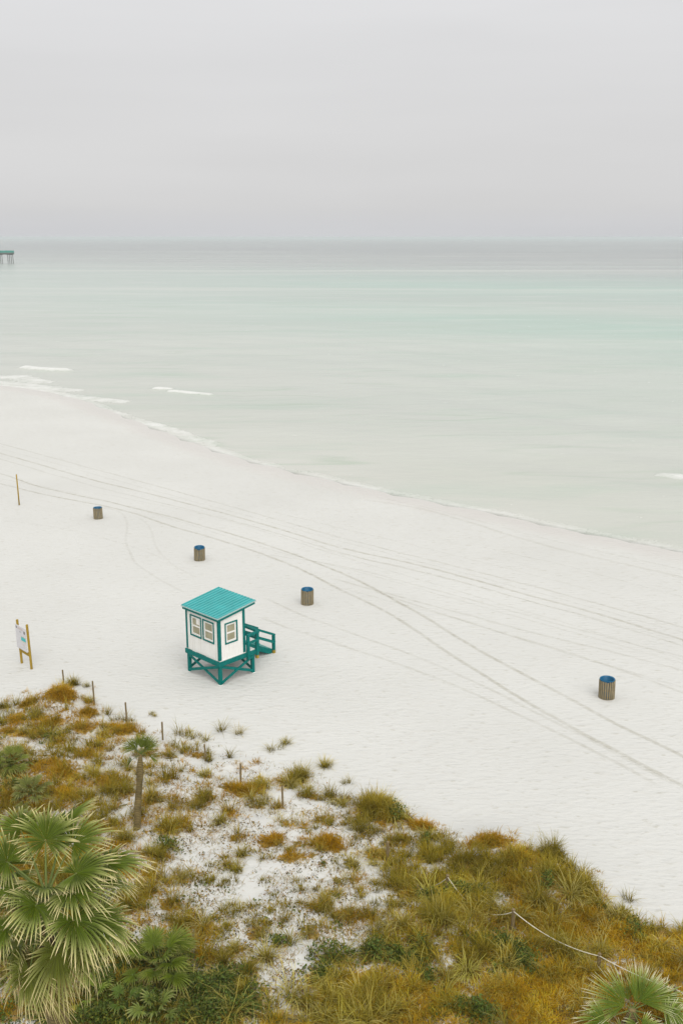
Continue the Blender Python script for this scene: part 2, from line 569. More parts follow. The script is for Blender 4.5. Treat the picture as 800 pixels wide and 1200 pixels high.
# ------------------------------------------------------------------ vegetation map (kinds: O orange mat, G olive tuft grass, S pale straw, D dark leafy, P creeping leaves)
BLOBS = [
    # upper left of the dune
    (70, 812, 20, 8, 'O', 1.5), (84, 803, 9, 4, 'G', .7), (33, 824, 12, 6, 'O', 1.1), (4, 829, 8, 5, 'G', 1), (18, 842, 14, 7, 'O', 1),
    (45, 840, 14, 6, 'G', .8), (62, 846, 20, 7, 'O', 1), (103, 836, 14, 7, 'O', 1), (38, 860, 24, 8, 'G', 1), (10, 858, 14, 8, 'O', 1), (97, 853, 17, 6, 'O', 1),
    (142, 855, 20, 7, 'O', 1.4), (122, 862, 9, 5, 'G', .9), (165, 861, 6, 4, 'O', .8), (70, 870, 12, 5, 'O', .8), (15, 885, 16, 10, 'G', .7),
    (50, 896, 24, 9, 'O', 1.2), (18, 912, 18, 10, 'O', 1.2), (72, 905, 22, 10, 'O', 1.2), (45, 925, 22, 8, 'O', 1), (78, 928, 20, 8, 'O', 1.2),
    (15, 935, 20, 10, 'O', 1), (45, 945, 30, 10, 'O', .8), (100, 884, 18, 6, 'O', 1), (115, 875, 14, 5, 'G', .8), (130, 917, 18, 9, 'O', 1.1), (150, 930, 16, 6, 'G', .8),
    (112, 908, 8, 5, 'G', .6), (105, 945, 14, 7, 'O', .9), (125, 968, 22, 10, 'G', .9), (145, 985, 16, 8, 'G', .8), (180, 937, 14, 7, 'G', .9),
    (198, 972, 18, 9, 'G', 1), (182, 1002, 22, 10, 'G', .9), (218, 965, 10, 6, 'O', .7), (150, 900, 10, 5, 'G', .5), (195, 995, 14, 7, 'D', .7),
    (140, 945, 12, 6, 'O', .8), (160, 955, 10, 6, 'G', .7), (205, 945, 12, 6, 'G', .6), (170, 885, 14, 5, 'G', .6), (185, 905, 14, 6, 'G', .6),
    # middle fringe
    (185, 886, 6, 3, 'O', .8), (215, 862, 10, 4, 'G', .5), (232, 885, 12, 4, 'O', .9), (200, 887, 10, 4, 'G', .7), (195, 912, 14, 6, 'G', .8),
    (283, 927, 24, 6, 'O', 1.6), (308, 922, 11, 6, 'G', .9), (338, 920, 12, 5, 'G', .9), (238, 938, 18, 8, 'G', .9), (242, 910, 8, 4, 'G', .8),
    (270, 953, 12, 6, 'O', .8), (300, 943, 15, 5, 'G', .7), (325, 946, 10, 4, 'O', .8), (350, 914, 12, 6, 'G', 1), (365, 934, 15, 6, 'G', .8),
    (318, 985, 17, 7, 'O', 1.2), (340, 1005, 17, 6, 'O', 1.2), (385, 989, 20, 9, 'O', 1.4), (375, 961, 14, 6, 'O', .7), (275, 983, 11, 5, 'O', .8),
    (285, 1003, 12, 5, 'G', .8), (378, 1012, 9, 5, 'P', 1), (355, 970, 9, 5, 'O', .9), (388, 935, 10, 5, 'G', .8), (260, 965, 10, 5, 'G', .5),
    (335, 965, 10, 5, 'O', .8), (350, 990, 12, 6, 'O', .8), (365, 1003, 9, 5, 'O', .7), (400, 940, 10, 5, 'G', .7),
    (440, 952, 27, 14, 'G', 1.5), (452, 940, 16, 8, 'O', .9), (492, 968, 19, 6, 'O', 1.5), (515, 980, 9, 4, 'O', 1), (465, 958, 7, 5, 'D', 1.2), (478, 960, 8, 5, 'O', 1),
    (445, 1002, 20, 10, 'G', 1.1), (412, 1012, 12, 6, 'G', .8), (500, 1005, 18, 10, 'G', 1), (472, 1025, 20, 9, 'G', 1), (415, 1032, 10, 6, 'O', .9),
    (500, 985, 12, 6, 'D', .5), (425, 975, 14, 6, 'G', .7), (470, 985, 16, 7, 'G', .8),
    # middle sandy part
    (210, 1030, 24, 8, 'G', .7), (240, 1035, 22, 8, 'P', .8), (255, 1075, 22, 8, 'P', 1.2), (215, 1085, 22, 10, 'G', 1), (240, 1090, 24, 8, 'O', 1), (300, 1095, 14, 6, 'O', 1),
    (328, 1108, 12, 6, 'D', 1), (310, 1075, 9, 5, 'P', .8), (370, 1063, 12, 6, 'O', 1), (365, 1093, 11, 8, 'O', 1), (405, 1072, 16, 6, 'O', 1), (345, 1065, 9, 4, 'P', .8),
    (280, 1115, 18, 6, 'O', .7), (310, 1125, 24, 6, 'O', .8), (395, 1050, 12, 6, 'P', .7), (330, 1085, 8, 5, 'P', .9), (395, 1085, 14, 6, 'P', .9), (290, 1140, 18, 8, 'G', .8),
    (430, 1075, 20, 8, 'O', .8), (350, 1040, 8, 4, 'P', .6), (290, 1060, 14, 6, 'P', .5), (265, 1020, 10, 4, 'P', .6), (180, 1030, 16, 8, 'O', .8), (175, 1045, 20, 8, 'G', .9), (200, 1060, 16, 8, 'O', .9),
    # right dense dune
    (572, 988, 30, 8, 'O', 1.8), (605, 1003, 34, 11, 'O', 1.8), (640, 1005, 20, 10, 'G', 1.3), (650, 1025, 34, 12, 'G', 1.4), (685, 1045, 20, 12, 'G', 1.3), (665, 1050, 20, 10, 'S', .9),
    (545, 1010, 22, 10, 'G', 1.2), (565, 1025, 24, 10, 'G', 1.2), (610, 1035, 34, 12, 'O', 1.5), (520, 1035, 22, 10, 'G', 1.1), (535, 1050, 26, 10, 'D', .9), (520, 1072, 36, 14, 'G', 1.2),
    (510, 1080, 24, 10, 'S', .8), (560, 1065, 26, 12, 'G', 1.2), (570, 1085, 30, 12, 'S', .9), (600, 1075, 24, 10, 'G', 1.1), (480, 1050, 20, 9, 'O', 1), (470, 1085, 20, 10, 'G', 1), (455, 1105, 22, 9, 'G', .9),
    (490, 1120, 26, 12, 'D', 1.3), (600, 1125, 28, 12, 'D', 1.1), (560, 1120, 26, 12, 'G', 1), (630, 1060, 26, 12, 'G', 1.1), (650, 1085, 44, 14, 'O', 1.6), (640, 1110, 40, 14, 'G', 1.1),
    (690, 1075, 30, 14, 'O', 1.5), (715, 1095, 34, 12, 'O', 1.6), (730, 1075, 20, 8, 'G', 1), (765, 1092, 24, 8, 'G', 1.2), (795, 1100, 20, 10, 'O', 1.2), (765, 1115, 36, 12, 'O', 1.6), (800, 1130, 30, 16, 'O', 1.4),
    (650, 1145, 50, 18, 'O', 1.5), (600, 1160, 44, 18, 'O', 1.4), (620, 1190, 50, 18, 'O', 1.4), (690, 1140, 40, 16, 'O', 1.4), (680, 1180, 40, 20, 'O', 1.4), (760, 1150, 40, 18, 'O', 1.4), (790, 1185, 40, 20, 'O', 1.3),
    (700, 1120, 24, 8, 'G', .7), (560, 1190, 34, 16, 'D', .9), (545, 1140, 24, 12, 'S', 1.1), (530, 1155, 24, 10, 'S', .9), (575, 1150, 20, 12, 'S', .6), (520, 1175, 36, 16, 'O', 1.2),
    # bottom middle
    (400, 1150, 40, 12, 'O', 1.6), (420, 1170, 44, 14, 'O', 1.6), (375, 1145, 18, 8, 'D', 1.1), (435, 1185, 44, 12, 'O', 1.4), (480, 1155, 26, 14, 'O', 1.3), (470, 1190, 34, 14, 'O', 1.2), (390, 1125, 24, 8, 'D', 1),
    (370, 1130, 16, 6, 'P', 1), (350, 1150, 14, 6, 'P', 1), (360, 1178, 30, 10, 'S', 1.0), (420, 1205, 50, 10, 'S', 1.3), (340, 1195, 36, 12, 'S', 1), (310, 1165, 24, 12, 'S', .7), (325, 1195, 26, 10, 'O', 1.2), (380, 1195, 24, 10, 'O', 1),
    (435, 1120, 20, 10, 'D', 1.2), (505, 1055, 16, 7, 'D', 1), (560, 1045, 14, 6, 'D', .9), (585, 1110, 24, 10, 'D', 1.2), (610, 1130, 20, 10, 'D', 1.1), (470, 1125, 22, 10, 'D', 1.3), (500, 1150, 14, 8, 'D', 1), (640, 1040, 14, 6, 'D', .8), (700, 1060, 12, 6, 'D', .8), (745, 1095, 14, 6, 'D', .7), (665, 1120, 12, 6, 'D', .7), (20, 925, 14, 7, 'D', .9), (60, 865, 10, 4, 'D', .6), (10, 905, 12, 6, 'D', 1),
    # bottom left
    (260, 1150, 34, 12, 'D', 1.4), (230, 1170, 40, 16, 'D', 1.6), (280, 1175, 34, 14, 'D', 1.5), (180, 1185, 50, 16, 'D', 1.6), (250, 1195, 50, 14, 'D', 1.5), (230, 1150, 30, 10, 'S', .6), (260, 1165, 34, 14, 'S', .7),
    (225, 1190, 40, 14, 'S', .6), (285, 1190, 30, 12, 'S', .7), (200, 1140, 30, 14, 'D', 1.4), (160, 1130, 40, 16, 'D', 1.5), (130, 1160, 40, 20, 'D', 1.6), (120, 1200, 60, 18, 'D', 1.5), (60, 1180, 60, 20, 'D', 1.3),
    (240, 1120, 20, 8, 'O', 1), (262, 1128, 16, 6, 'G', .8), (225, 1105, 18, 8, 'O', 1.1), (270, 1200, 20, 8, 'O', 1), (100, 1120, 60, 20, 'D', 1.2), (30, 1120, 60, 30, 'D', 1.2),
    (60, 1020, 80, 24, 'G', 1), (20, 980, 60, 20, 'O', 1), (100, 1000, 40, 16, 'O', .9), (140, 1020, 26, 12, 'O', .9), (60, 1070, 80, 24, 'D', 1.1), (150, 1060, 20, 12, 'G', .9),
]
# continue the dune outside the frame so that it does not end at its edge
for k in range(70):
    side = k % 3
    if side == 0: px, py = -20 - 160 * random.random(), 830 + 380 * random.random()
    elif side == 1: px, py = 830 + 170 * random.random(), 1130 + 150 * random.random()
    else: px, py = -100 + 1000 * random.random(), 1225 + 170 * random.random()
    BLOBS.append((px, py, 40, 16, random.choice('OOOGGDS'), 1.1))

BX, BY, BR, BT, BD = [], [], [], [], []
for (px, py, rx, ry, t, d) in BLOBS:
    c = spot1(px, py)
    zc = c.y * CS + (CAM_H - c.z) * SN
    mrx = rx * zc / F_PX
    graze = math.atan2(CAM_H - c.z, math.hypot(c.x, c.y))
    mry = min(ry * zc / F_PX / math.sin(graze), mrx * 1.6)
    BX.append(c.x); BY.append(c.y); BR.append((mrx, max(mry, .12))); BT.append(t); BD.append(d)
BX = np.array(BX); BY = np.array(BY)


def thatch_at(x, y):
    v = np.zeros(np.shape(x))
    for bx, by, (rx, ry), t, d in zip(BX, BY, BR, BT, BD):
        if t == 'P': d = d * .35
        v = np.maximum(v, min(d, 1.25) * np.exp(-.5 * (((x - bx) / (rx * .85)) ** 2 + ((y - by) / (ry * .85)) ** 2) ** 1.5))
    return v


# ------------------------------------------------------------------ ground sheet and sea sheet
def axis(lo, hi, step, far, grow=1.25):
    a = list(np.arange(lo, hi + step * .5, step))
    s = step
    while a[-1] < far: s *= grow; a.append(a[-1] + s)
    s = step
    while a[0] > -far: s *= grow; a.insert(0, a[0] - s)
    return np.array(a)


def grid(ax, ay):
    X, Y = np.meshgrid(ax, ay)
    nx, ny = len(ax), len(ay)
    i = np.arange(nx * ny).reshape(ny, nx)
    q = np.stack([i[:-1, :-1], i[:-1, 1:], i[1:, 1:], i[1:, :-1]], -1).reshape(-1, 4)
    return X.ravel(), Y.ravel(), q


gx, gy, gq = grid(axis(-18, 20, .14, 40000), axis(16, 52, .14, 40000, 1.12))
gz = ground_z(gx, gy)
nearm = (np.abs(gx) < 60) & (gy > -20) & (gy < 120)
th = np.zeros(len(gx)); th[nearm] = thatch_at(gx[nearm], gy[nearm])
for px, py, rr in ((650, 1120, 3.2), (560, 1085, 2.2), (760, 1170, 3.0), (470, 1185, 2.4), (40, 900, 2.6), (130, 1160, 2.6), (230, 1175, 1.6)):
    c = spot1(px, py)
    th = np.maximum(th, .62 * np.exp(-(((gx - c.x) ** 2 + (gy - c.y) ** 2) / rr ** 2) ** 2))
ground = np_mesh('ground', np.stack([gx, gy, gz], 1), gq, M['sand'], attrs={'seaward': np.clip(shore_d(gx, gy), -500, 500), 'thatch': th})
tag(ground, 'white sand beach rising to a low dune and running under the sea', 'ground', kind='structure')

# breakers: (pixel polyline, half width m, height)
BREAK = [([(184, 455), (198, 456)], .75, .30), ([(203, 458), (222, 460), (243, 462)], .9, .25), ([(32, 431), (50, 433), (76, 434)], 1.3, .45), ([(-30, 441), (20, 441), (45, 447)], 2.2, .08), ([(-10, 447), (40, 452), (85, 457)], 2.0, .05), ([(170, 494), (215, 507), (250, 520)], 1.0, .04),
         ([(62, 461), (90, 465), (110, 467), (140, 470)], 1.6, .12), ([(-20, 450), (25, 455), (60, 460)], 2.2, .08), ([(780, 556), (812, 560)], 1.0, .1),
         ([(100, 473), (135, 484), (160, 492)], 1.2, .05)]
sxg, syg, sq = grid(axis(-75, 40, .4, 40000, 1.2), axis(52, 190, .4, 40000, 1.1))
sdist = shore_d(sxg, syg)
sz = np.full(len(sxg), SEA_Z)
fade = sstep(1, 18, sdist) * sstep(900, 150, np.hypot(sxg, syg))
wv = sdist + 6 * (fbm(sxg * .03, syg * .03, 41, 3) - .45)
along = sxg * .67 - syg * .74
sz = sz + fade * (.05 * np.sin(wv * .55) * vnoise(along * .06, sdist * .05, 43) * 2 + .05 * (fbm(sxg * .35 + along * .1, syg * .5, 51, 3) - .44))
foam = np.zeros(len(sxg))
for pts, hw, hh in BREAK:
    bx, by = flat([p[0] for p in pts], [p[1] for p in pts], SEA_Z + .1)
    pl = np.stack([bx, by], 1)
    dd = poly_sd(sxg, syg, pl)
    ad = np.abs(dd)
    w = np.exp(-(ad / hw) ** 2)
    sz = sz + hh * np.exp(-(ad / (hw * .9)) ** 2) * (sdist > 1)
    foam = np.maximum(foam, np.clip(1.15 * np.exp(-(ad / hw) ** 4), 0, 1) * (.95 if hh > .2 else .72))
# green unbroken faces of small swells
sea = np_mesh('sea', np.stack([sxg, syg, sz], 1), sq, M['sea'], attrs={'seaward': np.clip(sdist, -60, 30000), 'foam': foam})
tag(sea, 'calm pale green grey sea reaching to the hazy horizon', 'water', kind='structure')

# tyre tracks -------------------------------------------------------
TRACKS = [
    ([(-60, 517), (0, 531), (100, 560), (200, 585), (300, 612), (400, 642), (490, 662), (575, 685), (680, 714), (800, 750), (960, 800)], .30, .95),
    ([(-60, 524), (0, 538), (100, 567), (200, 592), (300, 618), (400, 648), (490, 669), (575, 692), (680, 721), (800, 757), (960, 808)], .20, .5),
    ([(-60, 505), (0, 520), (75, 540), (200, 574), (300, 602), (425, 637), (550, 668), (680, 702), (800, 735), (960, 780)], .26, .55),
    ([(-60, 541), (0, 555), (50, 571), (135, 590), (215, 610), (320, 641), (400, 672), (455, 699), (515, 734), (565, 765), (650, 810), (725, 850), (800, 887), (960, 970)], .27, .95),
    ([(-60, 554), (0, 567), (55, 580), (140, 597), (200, 616), (280, 640), (340, 662), (400, 691), (460, 722), (525, 765), (600, 812), (665, 850), (730, 885), (800, 921), (960, 1010)], .27, .95),
    ([(310, 700), (345, 717), (400, 738), (475, 765), (550, 797), (620, 832), (700, 872), (800, 925)], .24, .45),
    ([(300, 722), (340, 737), (400, 756), (500, 791), (600, 834), (680, 872), (780, 926)], .24, .45),
    ([(380, 675), (470, 700), (600, 735), (700, 760), (800, 786), (960, 830)], .24, .5),
    ([(430, 690), (500, 714), (600, 745), (700, 776), (800, 812), (960, 870)], .24, .5),
    ([(300, 648), (400, 664), (520, 694), (640, 728), (800, 770), (960, 812)], .2, .4),
    ([(118, 594), (140, 600), (149, 612), (148, 632), (152, 648), (162, 662), (189, 680), (220, 696)], .22, .3),
    ([(160, 605), (176, 618), (182, 640), (200, 660), (235, 680)], .22, .22),
    ([(420, 585), (500, 598), (640, 640), (800, 677), (960, 720)], .5, .35),
    ([(440, 582), (520, 600), (640, 632), (800, 668), (960, 708)], .3, .25),
    ([(-60, 610), (20, 612), (100, 625), (180, 650), (215, 672)], .2, .15),
    ([(360, 640), (500, 673), (640, 710), (800, 752)], .16, .4),
    ([(-60, 512), (0, 526), (100, 553), (250, 594), (420, 640), (560, 676), (800, 742), (960, 790)], .14, .4),
    ([(-60, 548), (0, 561), (100, 581), (215, 613), (320, 645), (440, 676), (600, 722), (800, 778), (960, 830)], .14, .35),
    ([(100, 575), (250, 606), (400, 652), (560, 700), (700, 742), (800, 774), (960, 822)], .14, .35),
    ([(380, 684), (520, 722), (660, 765), (800, 806), (960, 856)], .14, .35),
    ([(560, 640), (680, 668), (800, 700), (960, 744)], .14, .35),
    ([(300, 596), (420, 624), (560, 658), (700, 694), (800, 722), (960, 768)], .14, .3),
]


def catmull(P, n):
    P = np.array(P, float)
    P = np.concatenate([[2 * P[0] - P[1]], P, [2 * P[-1] - P[-2]]])
    out = []
    for i in range(1, len(P) - 2):
        p0, p1, p2, p3 = P[i - 1:i + 3]
        for t in np.linspace(0, 1, n, endpoint=False):
            out.append(.5 * ((2 * p1) + (-p0 + p2) * t + (2 * p0 - 5 * p1 + 4 * p2 - p3) * t ** 2 + (-p0 + 3 * p1 - 3 * p2 + p3) * t ** 3))
    out.append(P[-2])
    return np.array(out)


TV, TQ, TA, TS = [], [], [], []
off = 0
for ti, (pts, w, st) in enumerate(TRACKS):
    x, y, z = spot(np.array([p[0] for p in pts], float), np.array([p[1] for p in pts], float))
    c = catmull(np.stack([x, y], 1), 40)
    c[:, 0] += .10 * (vnoise(c[:, 1] * .5, c[:, 0] * .5, 61 + ti) - .5); c[:, 1] += .14 * (vnoise(c[:, 0] * .6, c[:, 1] * .4, 71 + ti) - .5)
    tg = np.gradient(c, axis=0); tg /= np.linalg.norm(tg, axis=1)[:, None]
    nr = np.stack([-tg[:, 1], tg[:, 0]], 1)
    n = len(c)
    fadeends = sstep(0, 12, np.arange(n)) * sstep(0, 12, np.arange(n)[::-1])
    for k, a in enumerate((-1, -.35, .35, 1)):
        q = c + nr * (a * w * .56)
        TV.append(np.stack([q[:, 0], q[:, 1], ground_z(q[:, 0], q[:, 1]) + .006 + .0012 * ti], 1))
        TA.append(np.full(n, a)); TS.append(.37 * st * fadeends)
    i = np.arange(n - 1)
    for k in range(3):
        a0 = off + k * n + i; b0 = off + (k + 1) * n + i
        TQ.append(np.stack([a0, b0, b0 + 1, a0 + 1], 1))
    off += 4 * n
tr = np_mesh('tyre_tracks', np.concatenate(TV), np.concatenate(TQ), M['track'], attrs={'across': np.concatenate(TA), 'strength': np.concatenate(TS)})
tag(tr, 'long curving tyre tracks pressed into the white sand', 'tracks', kind='structure')


# ------------------------------------------------------------------ grass and other ground plants
def blades(root, az, lean, length, width, curve, c0, c1, nsec=3):
    """curved flat blades; returns verts, quads, colours"""
    N = len(root)
    t = np.linspace(0, 1, nsec)
    dirx = np.cos(az); diry = np.sin(az)
    V = np.zeros((N, nsec, 2, 3)); Cc = np.zeros((N, nsec, 2, 3))
    hx = np.zeros(N); hz = np.zeros(N); prev = 0
    for k in range(nsec):
        if k:
            ang = lean + curve * (t[k] - .5 / (nsec - 1))      # from vertical
            ds = length / (nsec - 1)
            hx = hx + np.sin(ang) * ds; hz = hz + np.cos(ang) * ds
        w = width * (1 - t[k] ** 1.6 * .92)
        cx = root[:, 0] + dirx * hx; cy = root[:, 1] + diry * hx; cz = root[:, 2] + hz
        V[:, k, 0] = np.stack([cx - diry * w, cy + dirx * w, cz], 1)
        V[:, k, 1] = np.stack([cx + diry * w, cy - dirx * w, cz], 1)
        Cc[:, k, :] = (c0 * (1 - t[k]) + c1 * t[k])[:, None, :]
    base = (np.arange(N) * nsec * 2)[:, None]
    q = []
    for k in range(nsec - 1):
        q.append(np.concatenate([base + 2 * k, base + 2 * k + 1, base + 2 * k + 3, base + 2 * k + 2], 1))
    return V.reshape(-1, 3), np.concatenate(q), Cc.reshape(-1, 3)


KINDS = {
    # tufts per m2, blades per tuft, tuft radius, length, width, lean(0..), curve, colours
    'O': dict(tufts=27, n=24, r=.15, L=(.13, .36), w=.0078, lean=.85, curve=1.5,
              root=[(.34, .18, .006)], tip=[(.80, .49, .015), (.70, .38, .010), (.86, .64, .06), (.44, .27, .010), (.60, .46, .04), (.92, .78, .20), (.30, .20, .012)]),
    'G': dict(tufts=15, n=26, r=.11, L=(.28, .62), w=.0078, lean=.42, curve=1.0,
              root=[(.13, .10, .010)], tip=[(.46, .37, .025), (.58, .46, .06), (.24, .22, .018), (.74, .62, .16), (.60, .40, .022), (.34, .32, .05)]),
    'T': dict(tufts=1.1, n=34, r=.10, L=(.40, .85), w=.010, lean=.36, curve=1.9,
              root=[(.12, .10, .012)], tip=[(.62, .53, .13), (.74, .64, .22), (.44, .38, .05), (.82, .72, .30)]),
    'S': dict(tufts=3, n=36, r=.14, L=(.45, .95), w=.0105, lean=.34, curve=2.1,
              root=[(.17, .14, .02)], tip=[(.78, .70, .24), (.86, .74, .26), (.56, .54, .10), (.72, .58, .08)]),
}


def pick(cols, n):
    a = np.array(cols)
    c = a[rng.integers(0, len(a), n)]
    return c * (.75 + .5 * rng.random((n, 1)))


def tuft_field(cx, cy, rx, ry, kind, dens, scale=1.0, whole=False):
    K = KINDS[kind]
    area = PI * rx * ry
    nt = max(2, int(K['tufts'] * area * dens * 1.25))
    a = rng.random(nt) * 2 * PI; r = np.abs(rng.normal(0, .55 if whole else .80, nt)); r = r * (.55 + .9 * vnoise(1.1 * np.cos(a) + 3.7 * cx, 1.1 * np.sin(a) + 2.9 * cy, 88))
    x = cx + rx * r * np.cos(a); y = cy + ry * r * np.sin(a)
    keep = fbm(x * 2.3, y * 2.3, 91, 3) > .30 * rng.random(nt) + .15
    if whole: keep[:] = True; r[:] = np.minimum(r, 1.1)
    x, y, r = x[keep], y[keep], r[keep]
    nt = len(x)
    tr = K['r'] * (.6 + .8 * rng.random(nt)); tl = (.7 + .6 * rng.random(nt)) * np.clip(1.1 - .25 * r, .6, 1.1) * scale
    tcol = pick(K['tip'], nt) * ((.22 + 1.55 * fbm(x * 1.1, y * 1.1, 66, 3)) * (.5 + .85 * rng.random(nt)))[:, None]
    if kind == 'O':
        rust = np.clip(.25 + sstep(25, 30, y) * .6 + (fbm(x * .6, y * .6, 64, 3) - .45) * 1.6, 0, 1)[:, None]
        tcol = np.minimum(tcol * (1 + .30 * sstep(27, 23, y))[:, None], .92)
        tcol = tcol * (1 - rust) + rust * tcol * np.array([.80, .62, .55])
    tl = tl * (.7 + .65 * vnoise(x * 1.3, y * 1.3, 67))
    n = K['n']
    ti = np.repeat(np.arange(nt), n)
    N = len(ti)
    ba = rng.random(N) * 2 * PI; br = np.sqrt(rng.random(N)) * tr[ti]
    bx = x[ti] + br * np.cos(ba); by = y[ti] + br * np.sin(ba)
    bz = ground_z(bx, by) - .01
    az = ba + rng.normal(0, .8, N)
    lean = np.abs(rng.normal(0, 1, N)) * K['lean'] * (.5 + br / tr[ti])
    L = (K['L'][0] + (K['L'][1] - K['L'][0]) * rng.random(N)) * tl[ti]
    w = K['w'] * (.6 + .8 * rng.random(N))
    cv = K['curve'] * (.4 + rng.random(N))
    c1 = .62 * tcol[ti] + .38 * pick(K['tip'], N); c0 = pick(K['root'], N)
    return np.stack([bx, by, bz], 1), az, np.minimum(lean, 1.7), L, w, cv, c0, c1


def leaflets(x, y, z, nx, size, cols, flatness=.6):
    """small pointed leaves, diamond quads with random tilt"""
    N = len(x)
    a = rng.random(N) * 2 * PI; tilt = rng.normal(0, flatness, N); s = size * (.6 + .8 * rng.random(N))
    d = np.stack([np.cos(a) * np.cos(tilt), np.sin(a) * np.cos(tilt), np.sin(tilt)], 1)
    roll = rng.normal(0, flatness, N)
    e = np.stack([-np.sin(a) * np.cos(roll), np.cos(a) * np.cos(roll), np.sin(roll)], 1)
    p = np.stack([x, y, z], 1)
    s = s[:, None]
    V = np.stack([p - d * s, p + e * s * .55 - d * s * .1, p + d * s, p - e * s * .55 - d * s * .1], 1)
    q = np.arange(N * 4).reshape(N, 4)
    c = np.repeat(pick(cols, N), 4, 0)
    return V.reshape(-1, 3), q, c


acc = {k: [] for k in 'OGTSDPL'}
for bx, by, (rx, ry), t, d in zip(BX, BY, BR, BT, BD):
    if t in 'OGS':
        acc[t].append(tuft_field(bx, by, rx, ry, t, d))
        if t == 'G': acc['O'].append(tuft_field(bx, by, rx * 1.1, ry * 1.1, 'O', d * .25))
        if t == 'G': acc['T'].append(tuft_field(bx, by, rx, ry, 'T', d * (1.0 if by < 27.5 else .35), 1.0 if by < 27.5 else .75))
        if t == 'O' and by < 27: acc['T'].append(tuft_field(bx, by, rx, ry, 'T', d * .10, .8))
        if t == 'O': acc['G'].append(tuft_field(bx, by, rx * 1.1, ry * 1.1, 'G', d * .10))
    elif t == 'D':
        acc['S'].append(tuft_field(bx, by, rx, ry, 'S', d * .22)); acc['G'].append(tuft_field(bx, by, rx, ry, 'G', d * .06))

# thin scattered growth over the rest of the dune
def cover(px, py):
    """how much of the dune is overgrown, 0..1"""
    c = .34 + 0 * px
    def add(c, cx, cy, rx, ry, v):
        w = np.exp(-(((px - cx) / rx) ** 2 + ((py - cy) / ry) ** 2))
        return c * (1 - w) + v * w
    c = add(c, 40, 900, 110, 75, .92); c = add(c, 150, 950, 50, 60, .60); c = add(c, 640, 1100, 170, 85, .80); c = add(c, 520, 1060, 60, 60, .8)
    c = add(c, 440, 1185, 110, 40, .85); c = add(c, 120, 1150, 110, 60, .5); c = add(c, 240, 1180, 90, 40, .12); c = add(c, 300, 1130, 60, 25, .3); c = add(c, 330, 1060, 90, 50, .34); c = add(c, 300, 890, 90, 25, .30)
    c = add(c, 800, 1180, 120, 80, 1.0); c = add(c, 440, 950, 50, 25, .7); c = add(c, 250, 1020, 40, 30, .40)
    return c


N0 = 7000
px = rng.random(N0) * 900 - 50; py = 800 + rng.random(N0) * 420
x, y, z = spot(px, py); g = dune_d(x, y)
ok = (g > .15) & (fbm(x * .8, y * .8, 95, 4) * .75 + .25 * rng.random(N0) < .20 + .62 * cover(px, py) * sstep(-.2, 1.2, g))
kind_n = fbm(x * .35, y * .35, 97, 3) + .25 * (rng.random(N0) - .5)
print('fill', ok.sum())
for i in np.nonzero(ok)[0]:
    k = 'O' if kind_n[i] < .50 else 'G'
    open_ = 215 < px[i] < 450 and 940 < py[i] < 1130
    acc[k].append(tuft_field(x[i], y[i], .10 if open_ else .17, .10 if open_ else .17, k, .55, .5 if open_ else .8 if rng.random() < .8 else 1.15))

n = 110000
px = rng.random(n) * 880 - 40; py = 805 + rng.random(n) * 410
x, y, z = spot(px, py); g = dune_d(x, y)
dn = sstep(.34, .62, fbm(x * 1.1, y * 1.1, 57, 4) + .14 * cover(px, py)) * sstep(-.4, 1.5, g)
ok = rng.random(n) < dn * .8
x, y, z = x[ok], y[ok], z[ok]; m_ = len(x)
stem_c = pick([(.40, .26, .03), (.30, .26, .04), (.52, .40, .12), (.24, .15, .02), (.20, .20, .03), (.46, .24, .02)], m_)
acc['O'].append((np.stack([x, y, z], 1), rng.random(m_) * 2 * PI, np.minimum(.5 + np.abs(rng.normal(0, .5, m_)), 1.5), .10 + .22 * rng.random(m_) ** 2, .0065 * (.6 + .7 * rng.random(m_)), .3 + rng.random(m_), stem_c * .7, stem_c))

for k, nm, lab in (('O', 'dead_grass', 'mats of orange brown dead grass covering the dune'), ('G', 'dune_grass', 'olive green dune grass growing among the brown mats'),
                   ('T', 'tall_grass', 'tall olive grass bending over among the brown mats'), ('S', 'straw_grass', 'long pale straw coloured grass arching over the dune')):
    parts = acc[k]
    A = [np.concatenate([p[i] for p in parts]) for i in range(8)]
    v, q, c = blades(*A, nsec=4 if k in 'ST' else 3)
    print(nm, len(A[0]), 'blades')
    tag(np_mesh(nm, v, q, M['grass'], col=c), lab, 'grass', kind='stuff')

# creeping plants, low leafy cover and litter
LX, LY, LH, LC, LS = [], [], [], [], []
vs, qs, cs = [], [], []
off = 0


def add_leaf(x, y, h, size, cols, fl):
    global off
    z = ground_z(x, y) + h
    v, q, c = leaflets(x, y, z, None, size, cols, fl)
    vs.append(v); qs.append(q + off); cs.append(c); off += len(v)


